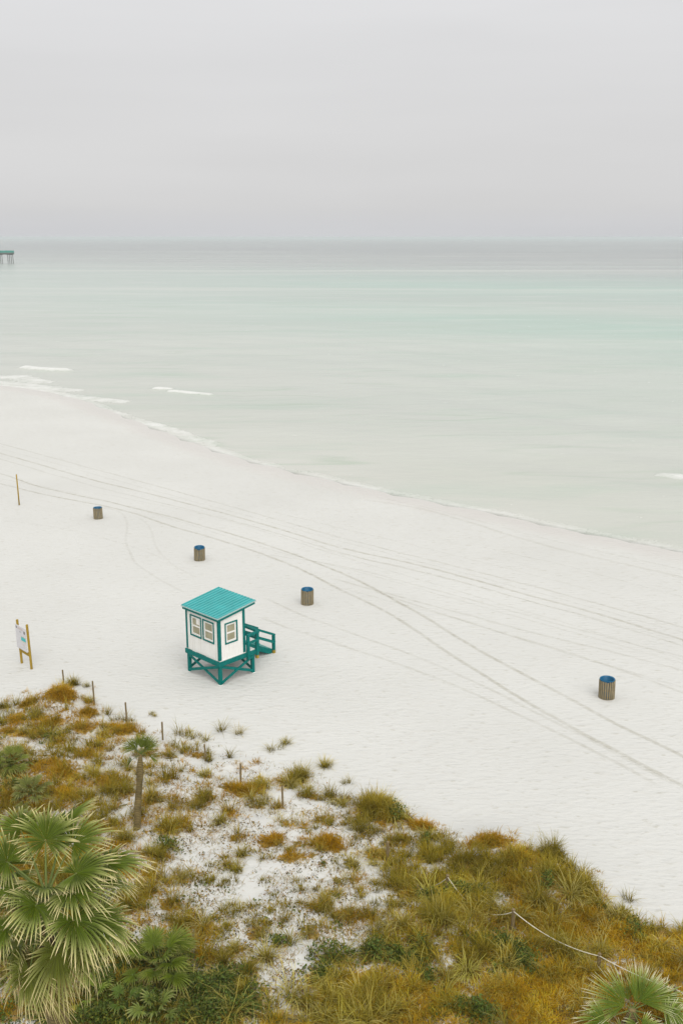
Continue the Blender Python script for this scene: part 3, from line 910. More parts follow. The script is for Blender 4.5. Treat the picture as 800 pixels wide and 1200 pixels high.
GREENS = [(.07, .10, .012), (.09, .13, .018), (.10, .15, .03), (.055, .07, .012), (.14, .15, .02)]
BROWNS = [(.16, .09, .02), (.24, .13, .02), (.09, .065, .02), (.30, .20, .06), (.06, .05, .018)]
for bx, by, (rx, ry), t, d in zip(BX, BY, BR, BT, BD):
    area = PI * rx * ry
    if t == 'P': n, sz_, cols, fl, hh = int(230 * area * d), .042, GREENS + [(.12, .16, .05)] + BROWNS[:2], .4, .07
    elif t == 'D': n, sz_, cols, fl, hh = int(1100 * area * d), .042, GREENS, .8, .40
    else: continue
    nc = max(3, n // (9 if t == 'P' else 16))
    a = rng.random(nc) * 2 * PI; rc = np.abs(rng.normal(0, .75, nc))
    ci = rng.integers(0, nc, n); cr = (.05 + .09 * rng.random(nc))[ci]
    r = rc[ci]
    x = bx + rx * r * np.cos(a[ci]) + cr * rng.normal(0, 1, n); y = by + ry * r * np.sin(a[ci]) + cr * rng.normal(0, 1, n)
    lump = fbm(x * 2.2, y * 2.2, 77, 2)
    h = (rng.random(n) ** .7) * hh * np.clip(1.3 - r * .6, .2, 1.2) * np.clip(lump * 3.2 - .5, .15, 1.4)
    add_leaf(x, y, h, sz_, cols, fl)
tag(np_mesh('creeping_plants', np.concatenate(vs), np.concatenate(qs), M['leaf'], col=np.concatenate(cs), smooth=False),
    'dark green leafy ground cover creeping over the dune', 'ground cover', kind='stuff')
vs, qs, cs = [], [], []; off = 0
n = 90000
px = rng.random(n) * 860 - 30; py = 800 + rng.random(n) * 410
x, y, z = spot(px, py); g = dune_d(x, y)
pr = sstep(-.3, 2.5, g) * sstep(.36, .60, fbm(x * .9, y * .9, 83, 4) + .10 * sstep(0, 6, g)) * sstep(.42, .66, fbm(x * 3.5, y * 3.5, 84, 3) + .06) * 1.6
ok = rng.random(n) < pr * .85
add_leaf(x[ok], y[ok], .012 + .05 * rng.random(ok.sum()), .032, BROWNS + BROWNS + GREENS[:1], .35)
tag(np_mesh('leaf_litter', np.concatenate(vs), np.concatenate(qs), M['litter'], col=np.concatenate(cs), smooth=False),
    'dark twigs and dead leaves scattered over the sandy dune', 'litter', kind='stuff')


# distinct grass clumps that stand on their own
def clump(px, py, rx, ry, kind, dens, scale, label, name='grass_clump'):
    c = spot1(px, py)
    zc = c.y * CS + (CAM_H - c.z) * SN
    a = rx * zc / F_PX; b = min(ry * zc / F_PX / math.sin(math.atan2(CAM_H - c.z, math.hypot(c.x, c.y))), a * 1.4)
    A = tuft_field(c.x, c.y, a, b, kind, dens, scale, True)
    A = (A[0] - np.array(c), *A[1:])
    v, q, col = blades(*A, nsec=3)
    o = np_mesh(name, v, q, M['grass'], col=col)
    o.location = c
    tag(o, label, 'grass clump', 'grass clumps along the edge of the dune')


CL = [
    (72, 812, 17, 6, 'O', 2.0, 1.25, 'bushy orange brown grass clump around the farthest fence post'),
    (86, 803, 7, 3, 'G', 1.6, 1.0, 'olive grass tuft just behind the farthest bushy orange clump'),
    (104, 805, 6, 2, 'G', .8, .7, 'thin olive tuft on bare sand right of the farthest bushy clump'),
    (33, 825, 10, 5, 'O', 1.6, 1.0, 'orange grass clump below left of the wooden sign'),
    (148, 856, 16, 5, 'O', 1.8, 1.05, 'orange grass clump at the foot of the third fence post'),
    (181, 837, 8, 3, 'G', .7, .6, 'sparse tuft on bare sand above the fourth fence post'),
    (259, 857, 4, 2, 'G', 1.2, .9, 'small upright green tuft alone on the sand above the fifth post'),
    (280, 860, 4, 2, 'G', .8, .9, 'thin faint tuft on bare sand right of the small upright tuft'),
    (317, 879, 9, 3, 'G', 1.2, .6, 'green tuft left of its twin on the clean sand'),
    (335, 872, 9, 3, 'G', 1.2, .65, 'green tuft right of its twin on the clean sand'),
    (380, 899, 10, 4, 'G', 1.6, .95, 'tall upright olive tuft standing out on the clean sand'),
    (352, 912, 11, 5, 'G', 2.0, 1.1, 'full olive tuft just left below the tall upright tuft'),
    (408, 919, 4, 2, 'G', 1.6, 1.1, 'narrow olive tuft on the sand above the big olive clump'),
    (285, 926, 22, 5, 'O', 2.0, 1.2, 'wide orange brown clump behind the post in mid dune'),
    (309, 921, 9, 5, 'G', 1.8, 1.0, 'olive tuft against the right end of the wide orange clump'),
    (440, 950, 23, 11, 'G', 1.8, 1.25, 'biggest olive clump at the edge of the clean sand'),
    (493, 968, 17, 5, 'O', 2.0, 1.1, 'orange clump pointing right into the clean sand'),
    (385, 989, 18, 7, 'O', 1.8, 1.1, 'round orange brown clump in mid dune with sand around it'),
    (319, 986, 15, 5, 'O', 1.7, 1.0, 'flat orange clump on the sandy slope left of the round clump'),
    (575, 984, 26, 5, 'O', 2.0, 1.2, 'orange crest of grass at the top of the dense dune'),
    (648, 1000, 14, 6, 'G', 2.0, 1.4, 'tall wispy olive clump on the dune ridge by the clean sand'),
    (735, 1055, 7, 3, 'G', .45, .9, 'few tall stalks alone on clean sand right of the ridge'),
    (545, 1140, 18, 8, 'S', 1.8, 1.1, 'pale straw clump arching over a dark hollow in the dense dune'),
    (420, 1203, 36, 6, 'S', 1.5, .95, 'pale straw grass clump at the bottom edge of the dune'),
]
for a in CL: clump(*a)


# ------------------------------------------------------------------ fan palms
def fan(org, az, el, pet, R, nseg=46, spread=150, droop=.5, cup=.25, green=(.070, .105, .004), pale=(.50, .52, .18), tip=(.80, .68, .38), dead=0.0, sag=.35, seed=0, roll=None):
    """one costapalmate leaf: returns (blade verts, quads, cols), petiole points"""
    r_ = np.random.default_rng(seed)
    org = np.array(org, float)
    h = np.array([math.cos(az), math.sin(az), 0.0])
    pts = []
    e = el; p = org.copy()
    n = 7
    for k in range(n):
        pts.append(p.copy())
        d = h * math.cos(e) + np.array([0, 0, math.sin(e)])
        p = p + d * (pet / (n - 1)); e -= sag / (n - 1)
    hub = pts[-1]
    X = h * math.cos(e) + np.array([0, 0, math.sin(e)])
    Y = np.array([-h[1], h[0], 0.0])
    Z = np.cross(X, Y)
    roll = r_.normal(0, .18) if roll is None else roll
    Y, Z = Y * math.cos(roll) + Z * math.sin(roll), -Y * math.sin(roll) + Z * math.cos(roll)
    V, Q, Cc = [], [], []
    dphi = math.radians(2 * spread / nseg)
    T = np.array([.03, .22, .45, .62, .78, .9, 1.0])
    off = 0
    for i in range(nseg):
        ph = math.radians(-spread + 2 * spread * (i + .5) / nseg) + r_.normal(0, .02)
        c, s = math.cos(ph), math.sin(ph)
        L = R * (.72 + .28 * max(c, -.3)) * (1 + r_.normal(0, .06)) * (.7 if r_.random() < .06 else 1)
        base_col = np.array(green) * (.8 + .45 * r_.random()); pc = np.array(pale) * (.75 + .5 * r_.random())
        seg_droop = droop * (.3 + 1.5 * r_.random() ** 1.6)
        split = .46 + .12 * r_.random()
        for j, t in enumerate(T):
            r = t * L
            q = hub + r * (c * X + s * Y)
            q = q + Z * (cup * r * abs(s) * (1 - .4 * t))
            # costa: centre bends downward with length
            q = q - Z * (.22 * r * t * max(c, 0))
            q = q + np.array([0, 0, -1.0]) * (seg_droop * L * max(0, t - .38) ** 1.8)
            wd = r * math.tan(dphi / 2) * 1.04 if t < split else L * split * math.tan(dphi / 2) * max(0.02, (1 - t) / (1 - split)) ** .8
            side = -s * X + c * Y
            fold = wd * .6
            V += [q + side * wd + Z * fold, q - Z * fold, q - side * wd + Z * fold]
            k1 = sstep(.38, .85, t); k2 = sstep(.74, .95, t + r_.normal(0, .05))
            cc = base_col * (1 - k1 * .6) + pc * k1 * .6
            cc = cc * (1 - k2) + np.array(tip) * k2
            if dead: cc = cc * (1 - dead) + np.array((.33, .22, .06)) * dead * (.7 + .5 * r_.random())
            Cc += [cc * 1.22, cc * .70, cc * 1.22]
            if j:
                a = off + (j - 1) * 3; b = off + j * 3
                Q += [(a, a + 1, b + 1, b), (a + 1, a + 2, b + 2, b + 1)]
        off += len(T) * 3
    return (np.array(V), np.array(Q), np.array(Cc)), pts


def tint_const(o, col):
    me = o.data
    a = me.attributes.new('tint', 'FLOAT_COLOR', 'POINT')
    c4 = np.ones((len(me.vertices), 4), np.float32); c4[:, :3] = col
    a.data.foreach_set('color', c4.ravel())


def fronds(parent, specs, stalk_r=.014, **kw):
    """specs: (az deg, el deg, petiole, R, extra dict); centre = parent's crown"""
    for i, (org, az, el, pet, R, ex) in enumerate(specs):
        k = dict(kw); k.update(ex)
        (v, q, c), pts = fan(org, math.radians(az), math.radians(el), pet, R, seed=i * 13 + int(R * 1000), **k)
        f = np_mesh('frond', v, q, M['leaf'], parent, col=c, smooth=False)
        m = MB().tube(pts, [stalk_r * (1.4 - .9 * j / 6) for j in range(7)], 6)
        st = m.build('stalk', M['leaf'], f, True)
        tint_const(st, (.15, .19, .05))


# big palm in the near left corner: its crown is level with the upper floors
crown_px = (55, 1053)
zc0 = 17.6
dzc = -(SN + (crown_px[1] - 600) / F_PX * CS) * zc0
pc = Vector(((crown_px[0] - 400) / F_PX * zc0, (CS - (crown_px[1] - 600) / F_PX * SN) * zc0, CAM_H + dzc))
gz0 = float(ground_z(np.array([pc.x]), np.array([pc.y]))[0])
big = empty('palm_tree', (pc.x, pc.y, gz0))
tag(big, 'tall fan palm with a wide green crown in the near left corner', 'palm tree')
hc = pc.z - gz0
m = MB(); m.tube([(0.05 * math.sin(k * .9), .03 * math.cos(k), -.15 + (hc + .05) * k / 14) for k in range(15)], [.24 - .006 * k + .012 * (k % 2) for k in range(14)] + [.10], 14)
m.build('trunk', M['trunk'], big, True)
sp = []
r2 = random.Random(5)
# az measured from +x; +y is away from the camera
LAY = [(100, 60, .95, .95), (60, 46, 1.25, 1.1), (122, 44, 1.3, 1.1), (24, 30, 1.25, 1.08), (156, 32, 1.2, 1.0), (86, 34, 1.6, 1.15), (4, 50, .9, .95), (176, 54, .9, .95),
       (272, 30, .72, .95), (318, 10, .95, 1.08), (226, 4, .95, 1.0), (350, -2, 1.2, 1.05), (182, 6, 1.1, 1.0), (294, -30, 1.0, 1.05), (253, -38, 1.05, 1.05), (336, -36, 1.15, 1.0), (212, -42, 1.1, 1.0),
       (48, 4, 1.2, 1.0), (136, 6, 1.2, 1.0), (20, -20, 1.25, .95), (278, 60, .5, .8), (340, 36, .7, .95), (215, 40, .7, .9), (275, -58, 1.1, 1.05), (312, -60, 1.15, 1.0), (236, -62, 1.15, 1.0), (192, -58, 1.1, .9), (352, -62, 1.1, .9),
       (285, -76, 1.1, .9), (215, -74, 1.1, .85), (330, -74, 1.1, .85), (262, -70, 1.4, .9)]
for i, (az, el, pet, R) in enumerate(LAY):
    ex = {}
    if el < -50: ex = dict(dead=.35 if i % 2 else .75, droop=1.0)
    elif el < -20: ex = dict(droop=.75, dead=.12)
    elif el > 60: ex = dict(droop=.15, cup=.4)
    sp.append(((0, 0, hc - .05 + .15 * (el / 90)), az + r2.uniform(-6, 6), el + r2.uniform(-4, 4), pet * r2.uniform(.75, 1.02), R * r2.uniform(.68, .86), ex))
fronds(big, sp, .02, nseg=50, droop=.42)

# slim young palm in mid dune
b = spot1(160, 972)
top = zfor(b, 884)
slim = empty('palm_tree', b)
tag(slim, 'slim young palm with a bare trunk and small crown in mid dune', 'palm tree')
h = top - b.z
m = MB(); m.tube([(.30 * k / 12 + .01 * math.sin(k), .01 * math.cos(k * 1.3), -.1 + (h + .1) * k / 12) for k in range(13)], [.135, .13, .125, .12, .118, .115, .112, .11, .108, .125, .118, .085, .05], 12)
m.build('trunk', M['trunk'], slim, True)
sp = [((.30, 0, h), a, e, p, R, ex) for a, e, p, R, ex in [
    (172, 48, .30, .62, dict(spread=50, roll=-.8)), (146, 58, .26, .6, dict(spread=50, roll=-.7)), (42, 62, .28, .68, dict(spread=50, roll=.7)), (14, 56, .26, .66, dict(spread=48, roll=.8)), (95, 74, .25, .66, dict(spread=45)),
    (80, 60, .25, .6, dict(spread=55)), (355, 2, .30, .55, dict(spread=40, roll=.3)), (184, -25, .42, .42, dict(spread=80)), (320, 60, .2, .6, dict(spread=40, roll=.5)), (240, 62, .2, .5, dict(spread=45, roll=-.4))]]
sp = [(o_, a, e, p * .85, R * .86, ex) for o_, a, e, p, R, ex in sp]
fronds(slim, sp, .012, nseg=26, droop=.12, cup=.7, green=(.095, .125, .010), pale=(.20, .23, .04), tip=(.36, .34, .06))


def palmetto(px, py, n, R, pet, label, seed, lo=15, hi=80, lift=0.05, **kw):
    b = spot1(px, py)
    o = empty('palmetto', b)
    tag(o, label, 'palmetto', 'small fan palms growing on the dune')
    r = random.Random(seed)
    sp = []
    for i in range(n):
        az = i * 137.5 + r.uniform(-20, 20); el = hi - (hi - lo) * ((i + .5) / n) ** .9
        sp.append(((r.uniform(-.06, .06), r.uniform(-.06, .06), lift), az, el, pet * r.uniform(.75, 1.2), R * r.uniform(.8, 1.15), {}))
    m = MB(); m.tube([(0, 0, -.1), (.01, 0, lift * .5), (0, 0, lift + .04)], [.10, .09, .05], 8)
    m.build('stem', M['trunk'], o, True)
    fronds(o, sp, .010, **kw)
    return o


palmetto(188, 1146, 17, .60, .75, 'dark green fan palm shrub just right of the tall near palm', 3, lo=0, hi=80, lift=.3, nseg=34, droop=.25, green=(.105, .145, .010), pale=(.27, .31, .06), tip=(.30, .28, .09))
palmetto(14, 900, 18, .42, .5, 'bright green palmetto at the left edge of the dune', 4, lo=5, nseg=22, droop=.2, green=(.135, .16, .022), pale=(.32, .34, .10), tip=(.36, .32, .1))
palmetto(36, 934, 17, .42, .5, 'grey green palmetto just behind the tall near palm', 6, lo=0, nseg=20, droop=.3, green=(.13, .145, .03), pale=(.33, .34, .12), tip=(.42, .38, .15))
palmetto(108, 1178, 9, .34, .55, 'small bright palmetto in the shade under the tall near palm', 8, lo=10, nseg=20, droop=.4, green=(.14, .20, .02), pale=(.32, .38, .08), tip=(.34, .33, .1))
palmetto(146, 1185, 8, .32, .5, 'small palmetto low in the leafy cover between two larger ones', 9, lo=10, nseg=18, droop=.4, green=(.09, .14, .02), pale=(.17, .22, .06), tip=(.32, .3, .1))
palmetto(185, 1192, 9, .36, .5, 'pale spiky palmetto below the dark green fan palm shrub', 10, lo=10, nseg=14, droop=.35, green=(.15, .19, .035), pale=(.28, .32, .11), tip=(.42, .38, .15))
# palm in the near right corner, its trunk below the frame
b = spot1(738, 1203)
rp = empty('palm_tree', b)
tag(rp, 'low fan palm with white tipped leaves in the near right corner', 'palm tree')
m = MB(); m.tube([(0, 0, -.1), (.01, .01, .25), (0, 0, .55)], [.17, .16, .09], 10); m.build('trunk', M['trunk'], rp, True)
sp = [((0, 0, .5), a, e, p, R, ex) for a, e, p, R, ex in [
    (166, 46, .22, 1.08, dict(spread=62, cup=.3, droop=.15, roll=-.75)), (44, 62, .22, 1.06, dict(spread=52, cup=.4, droop=.06, roll=.6)), (18, 50, .30, 1.0, dict(spread=55, cup=.4, droop=.1, roll=.7)),
    (100, 40, .25, .70, dict(spread=50, droop=.05)), (200, 4, .80, .82, dict(spread=110, roll=-.5)), (338, 6, .85, .92, dict(spread=110, roll=.5)), (280, 0, .55, .8, {}), (240, -14, .7, .8, {}), (310, -16, .8, .8, {}), (8, 24, .8, .85, dict(spread=100, roll=.5))]]
fronds(rp, sp, .015, nseg=42, droop=.3, green=(.10, .155, .010), pale=(.50, .56, .17), tip=(.86, .82, .62))



# ------------------------------------------------------------------ lifeguard hut
K = CAM_H / 18.0
hb = Vector((-5.02 * K, 39.2 * K, 0)); hb.z = float(ground_z(np.array([hb.x - .4]), np.array([hb.y + 1.2]))[0])
hut = empty('lifeguard_hut', hb, math.radians(46))
tag(hut, 'white lifeguard hut with turquoise metal roof on teal stilts on the sand', 'lifeguard hut')
# local axes: x = along the short wall towards the ramp, y = along the long wall (to the left in the photo)
CX, CY, DX = 1.38 * K, 2.15 * K, 1.90 * K
Z0 = 1.1 * K - hb.z
ZF, ZR = 2.93 * K - hb.z, 3.12 * K - hb.z
TH = .09
# platform: deck boards and rim beams
m = MB()
nb = 12
for i in range(nb):
    y0 = -.03 + (CY + .06) * i / nb
    m.box((DX / 2, y0 + (CY + .06) / nb / 2, Z0 - .02), (DX, (CY + .06) / nb - .008, .04))
plat = m.build('deck', M['white'], hut)
tag(plat, 'white deck boards')
m = MB(); bh = .22
m.box((DX / 2, -.055, Z0 - .042 - bh / 2), (DX + .14, .05, bh)); m.box((DX / 2, CY + .055, Z0 - .042 - bh / 2), (DX + .14, .05, bh))
m.box((-.045, CY / 2, Z0 - .045 - bh / 2), (.05, CY + .058, bh)); m.box((DX + .045, CY / 2, Z0 - .045 - bh / 2), (.05, CY + .058, bh))
for xx in (.5, 1.0, 1.5): m.box((xx * K, CY / 2, Z0 - .06 - bh / 2), (.05, CY + .05, bh * .9))
m.build('rim_beam', M['teal'], hut)
LEGS = [(.06, .06), (.06, CY - .06), (DX - .08, .06), (DX - .08, CY - .06)]
for lx, ly in LEGS:
    MB().box((lx, ly, (Z0 - .05) / 2 - .15), (.15, .15, Z0 - .05 + .3), bev=.008).build('leg', M['teal'], hut)
    MB().box((lx, ly, .0), (.19, .19, .05), bev=.006).build('footing', M['white'], hut)
zt, zb = Z0 - .30, .12
def brace(a, b, off):
    m = MB()
    m.bar((a[0] + off[0], a[1] + off[1], zt), (b[0] + off[0], b[1] + off[1], zb), .035, .13)
    return m.build('brace', M['teal'], hut)
for a, b, o in ((0, 1, (-.095, 0)), (1, 0, (-.058, 0)), (0, 2, (0, -.058)), (2, 0, (0, -.095)), (2, 3, (.095, 0)), (3, 2, (.058, 0)), (1, 3, (0, .058)), (3, 1, (0, .095))):
    brace(LEGS[a], LEGS[b], o)


def wall_h(x):
    return ZF + (ZR - ZF) * x / CX


# walls: four slabs with a shed top, real openings cut as panels round the windows
def slab(m, pts, thick_dir):
    """prism from an outline (list of 3d points) extruded along a vector"""
    vs = [m.bm.verts.new(p) for p in pts]; ws = [m.bm.verts.new(Vector(p) + Vector(thick_dir)) for p in pts]
    m.bm.faces.new(vs); m.bm.faces.new(ws[::-1])
    n = len(vs)
    for i in range(n): m.bm.faces.new((vs[i], ws[i], ws[(i + 1) % n], vs[(i + 1) % n]))


WL = [(.15, .47), (.535, .857)]     # windows in the long wall, as fractions along y
HL = ZF - Z0
wz = (Z0 + HL * .375, Z0 + HL * .86)
ys = [(a * CY, b * CY) for a, b in WL]
m = MB()
def panel_x(y0, y1, z0, z1): slab(m, [(0, y0, z0), (0, y1, z0), (0, y1, z1), (0, y0, z1)], (TH, 0, 0))
panel_x(0, CY, Z0, wz[0]); panel_x(0, CY, wz[1], ZF)
edges = [0, ys[0][0], ys[0][1], ys[1][0], ys[1][1], CY]
for i in (0, 2, 4): panel_x(edges[i], edges[i + 1], wz[0], wz[1])
# vertical siding grooves as thin battens
m.build('wall', M['white'], hut)
xs = (.25 * CX, .70 * CX)
wz2 = (Z0 + HL * .36, Z0 + HL * .84)
m = MB()
def panel_y(x0, x1, z0, z1a, z1b): slab(m, [(x0, 0, z0), (x1, 0, z0), (x1, 0, z1b), (x0, 0, z1a)], (0, TH, 0))
x0w, x1w = TH + .001, CX
panel_y(x0w, x1w, Z0, wz2[0], wz2[0]); panel_y(x0w, x1w, wz2[1], wall_h(x0w), wall_h(x1w)); panel_y(x0w, xs[0], wz2[0], wz2[1], wz2[1]); panel_y(xs[1], x1w, wz2[0], wz2[1], wz2[1])
m.build('wall', M['white'], hut)
m = MB(); slab(m, [(TH + .001, CY - TH, Z0), (CX, CY - TH, Z0), (CX, CY - TH, wall_h(CX)), (TH + .001, CY - TH, wall_h(TH))], (0, TH, 0)); m.build('wall', M['white'], hut)
m = MB()
dy0, dy1, dz1 = 1.15 * K, 1.85 * K, Z0 + 1.72 * K
for (a, b, c, d) in ((TH + .001, dy0, Z0, wall_h(CX)), (dy1, CY - TH - .001, Z0, wall_h(CX)), (dy0, dy1, dz1, wall_h(CX))):
    slab(m, [(CX - TH, a, c), (CX - TH, b, c), (CX - TH, b, d), (CX - TH, a, d)], (TH - .002, 0, 0))
m.build('wall', M['white'], hut)
door = MB().box((CX - TH / 2, (dy0 + dy1) / 2, (Z0 + dz1) / 2 + .01), (.04, dy1 - dy0 - .02, dz1 - Z0 - .03)).build('door', M['teal'], hut)
MB().lathe([(.001, 0), (.025, .01), (.03, .03), (.001, .05)], 10).build('handle', M['hoop'], door).location = (CX + .0, dy0 + .1, Z0 + .95)
# floor and pale inside so the window shows a room
m = MB(); m.box(((CX) / 2, CY / 2, Z0 + .012), (CX - 2 * TH - .01, CY - 2 * TH - .01, .02)); m.build('floor', M['slat_wood'], hut)
# corner trims
for (cx, cy, zz) in ((0, 0, ZF), (0, CY, ZF), (CX, 0, ZR), (CX, CY, ZR)):
    m = MB()
    s1 = -1 if cx == 0 else 1; s2 = -1 if cy == 0 else 1
    w = .115
    m.box((cx + s1 * .012 - s1 * 0, cy - s2 * (w / 2 - .024), (Z0 + zz) / 2), (.022, w, zz - Z0 - .01)); m.box((cx - s1 * (w / 2 - .0) , cy + s2 * .012, (Z0 + zz) / 2), (w, .022, zz - Z0 - .012))
    m.build('corner_trim', M['teal'], hut)


def window(axis_, a0, a1, z0, z1, whitepart=False):
    """axis_ 'x': in the wall x=0 (spans y); 'y': in the wall y=0 (spans x)"""
    def b(m, a, z, d, sa, sz, sd):
        # a: along wall, d: out of the wall
        if axis_ == 'x': m.box((-d, a, z), (sd, sa, sz), bev=.003)
        else: m.box((a, -d, z), (sa, sd, sz), bev=.003)
    t = .062
    ca, cz = (a0 + a1) / 2, (z0 + z1) / 2
    m = MB()
    b(m, a0, cz, .014, t, z1 - z0 + t, .028); b(m, a1, cz, .014, t, z1 - z0 + t, .028); b(m, ca, z0, .0155, a1 - a0 - t, t, .031); b(m, ca, z1, .0155, a1 - a0 - t, t, .031)
    w = m.build('window', M['teal'], hut)
    m = MB(); u = .085
    i0, i1, j0, j1 = a0 + t / 2 + .002, a1 - t / 2 - .002, z0 + t / 2 + .002, z1 - t / 2 - .002
    b(m, i0 + u / 2, cz, -.02, u, j1 - j0, .03); b(m, i1 - u / 2, cz, -.02, u, j1 - j0, .03); b(m, ca, j0 + u / 2, -.02, i1 - i0 - 2 * u, u, .029); b(m, ca, j1 - u / 2, -.02, i1 - i0 - 2 * u, u, .029)
    b(m, ca, cz, -.017, i1 - i0 - 2 * u, .07, .028)
    m.build('sash', M['white'], w)
    m = MB()
    b(m, ca, (j0 + cz) / 2 + .02, -.034, i1 - i0 - 2 * u + .01, cz - j0 - u, .008); b(m, ca, (j1 + cz) / 2 - .02, -.034, i1 - i0 - 2 * u + .01, j1 - cz - u, .008)
    m.build('pane', M['pane'], w)
    if whitepart:
        m = MB(); b(m, a0 + (a1 - a0) * .36, (j1 + cz) / 2 + .02, -.026, (a1 - a0) * .28, j1 - cz - u - .07, .006); m.build('white_panel', M['white'], w)  # white panel over part of the upper pane


window('x', *ys[0], *wz); window('x', *ys[1], *wz, whitepart=True); window('y', *xs, *wz2)
# pent roof of standing-seam metal, low at the long front wall, high over the landing
RX0, RX1, RY0, RY1 = -.12, CX + .62, -.10, CY + .15
def rz(x): return ZF + .07 + (ZR - ZF) * x / CX
sl = Vector((RX1 - RX0, 0, rz(RX1) - rz(RX0)))
m = MB(); slab(m, [(RX0, RY0, rz(RX0)), (RX1, RY0, rz(RX1)), (RX1, RY1, rz(RX1)), (RX0, RY1, rz(RX0))], (0, 0, .03))
n = 12
for i in range(n + 1):
    y = RY0 + .02 + (RY1 - RY0 - .04) * i / n
    m.bar((RX0 + .004, y, rz(RX0) + .040), (RX1 - .004, y, rz(RX1) + .040), .06, .06, .008)
roof = m.build('roof', M['roof'], hut)
m = MB()
for y in (RY0 - .012, RY1 + .012): m.bar((RX0 - .02, y, rz(RX0) + .005), (RX1 + .02, y, rz(RX1) + .005), .022, .065)
m.bar((RX0 - .022, RY0, rz(RX0) + .006), (RX0 - .022, RY1, rz(RX0) + .006), .022, .05); m.bar((RX1 + .022, RY0, rz(RX1) + .006), (RX1 + .022, RY1, rz(RX1) + .006), .022, .06)
m.build('roof_edge', M['roof_edge'], roof)
m = MB()
for y in (RY0 + .02, RY1 - .02): m.bar((RX0 + .03, y, rz(RX0) - .075), (RX1 - .03, y, rz(RX1) - .075), .035, .14)
m.bar((RX0 + .02, RY0 + .04, rz(RX0) - .072), (RX0 + .02, RY1 - .04, rz(RX0) - .072), .035, .13); m.bar((RX1 - .02, RY0 + .04, rz(RX1) - .07), (RX1 - .02, RY1 - .04, rz(RX1) - .07), .035, .14)
m.build('fascia', M['teal'], roof)
# landing railing and ramp
RH = .74 * K
px_ = .13
def rail(name, a, b, w=.055, h=.12, mat='teal', par=None): return MB().bar(a, b, w, h, .006).build(name, M[mat], par or hut)
def post(x, y, z0, z1, foot=None):
    p = MB().box((x, y, (z0 + z1) / 2), (px_, px_, z1 - z0), bev=.006).build('railing_post', M['teal'], hut)
    if foot is not None: MB().box((x, y, (foot + z0) / 2 - .001), (px_ - .006, px_ - .006, z0 - foot)).build('post_foot', M['yellow_wood'], p)
post(CX + .09, -.125, Z0 - .38, Z0 + RH)
post(DX + .118, -.06, Z0 - .34, Z0 + RH, Z0 - .50)
yr0, yr1 = 1.08 * K, 2.06 * K
ex_, ez_ = 3.98 * K, .12
def rampz(x): return Z0 + (ez_ - Z0) * (x - DX - .07) / (ex_ - DX - .07)
for dz_, hh in ((RH + .012, .11), (RH * .55, .085)):
    rail('rail', (CX + .03, -.175 if hh < .1 else -.15, Z0 + dz_), (DX + .20, -.12 if hh < .1 else -.09, Z0 + dz_), .14 if hh > .1 else .05, .11 if hh > .1 else .13)
    rail('rail', (DX + .178, -.05, Z0 + dz_ + .003), (DX + .178, yr0 - .02, Z0 + dz_ + .003), .13 if hh > .1 else .05, .11 if hh > .1 else .13)
post(DX + .118, yr0 - .09, Z0 - .3, Z0 + RH)
post(DX + .118, yr1 + .09, Z0 - .3, Z0 + RH)
xe = 3.90 * K
for yy in (yr0 - .09, yr1 + .09):
    s_ = -1 if yy < 1.5 * K else 1
    z1 = rampz(xe) + RH * .92
    post(xe, yy, .16, z1, -.15)
    xm = (DX + xe) / 2 + .05
    post(xm, yy, rampz(xm) - .28, rampz(xm) + RH * .95)
    rail('rail', (DX + .16, yy, Z0 + RH + .02), (xe + .06, yy, z1 + .025), .15, .11)
    rail('rail', (DX + .16, yy + s_ * .065, Z0 + RH * .52), (xe + .04, yy + s_ * .065, rampz(xe) + RH * .48), .05, .14)
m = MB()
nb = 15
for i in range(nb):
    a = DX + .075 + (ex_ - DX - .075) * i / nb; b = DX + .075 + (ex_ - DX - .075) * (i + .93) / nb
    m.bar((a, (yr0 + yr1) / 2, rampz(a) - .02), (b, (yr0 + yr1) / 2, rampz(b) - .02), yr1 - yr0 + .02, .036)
ramp = m.build('ramp', painted('sunlit teal paint', (.003, .27, .24, 1), .2, .5), hut)  # hut teal with sunlight on the ramp surface put into its colour
for yy in (yr0 - .025, yr1 + .025):
    MB().bar((DX + .08, yy, rampz(DX + .08) - .14), (ex_ + .03, yy, rampz(ex_ + .03) - .14), .045, .26).build('stringer', M['teal'], ramp)


# ------------------------------------------------------------------ slatted litter barrels
def make_barrel(jag=.012):
    o = empty('litter_barrel', (0, 0, 0))
    m = MB(); n = 22; R = .345; Hh = .86
    for i in range(n):
        a = 2 * PI * i / n
        w = 2 * R * math.sin(PI / n) * (.74 if i % 2 else .66)
        rot = Matrix.Rotation(a, 3, 'Z')
        j = random.uniform(-jag, jag)
        m.box((R * math.cos(a), R * math.sin(a), .02 + Hh / 2 + j), (.028, w, Hh + .02), rot, .004)
    m.build('slat_jacket', M['slat_wood'], o)
    m = MB()
    for z in (.14, .46, .74):
        m.lathe([(R - .018, z), (R - .018, z + .04), (R - .026, z + .04), (R - .026, z), (R - .018, z)], 28)
    m.build('hoop', M['hoop'], o)
    m = MB(); m.lathe([(.29, .03), (.295, .90), (.315, .915), (.315, .895), (.305, .885), (.300, .03)], 32)
    m.lathe([(.286, .06), (.001, .065)], 32)
    d = m.build('drum', M['blue'], o, True)
    m = MB(); m.lathe([(.296, .885), (.335, .905), (.342, .93), (.330, .945), (.300, .93), (.283, .89)], 32)
    m.build('rim', M['blue'], d, True)
    return o


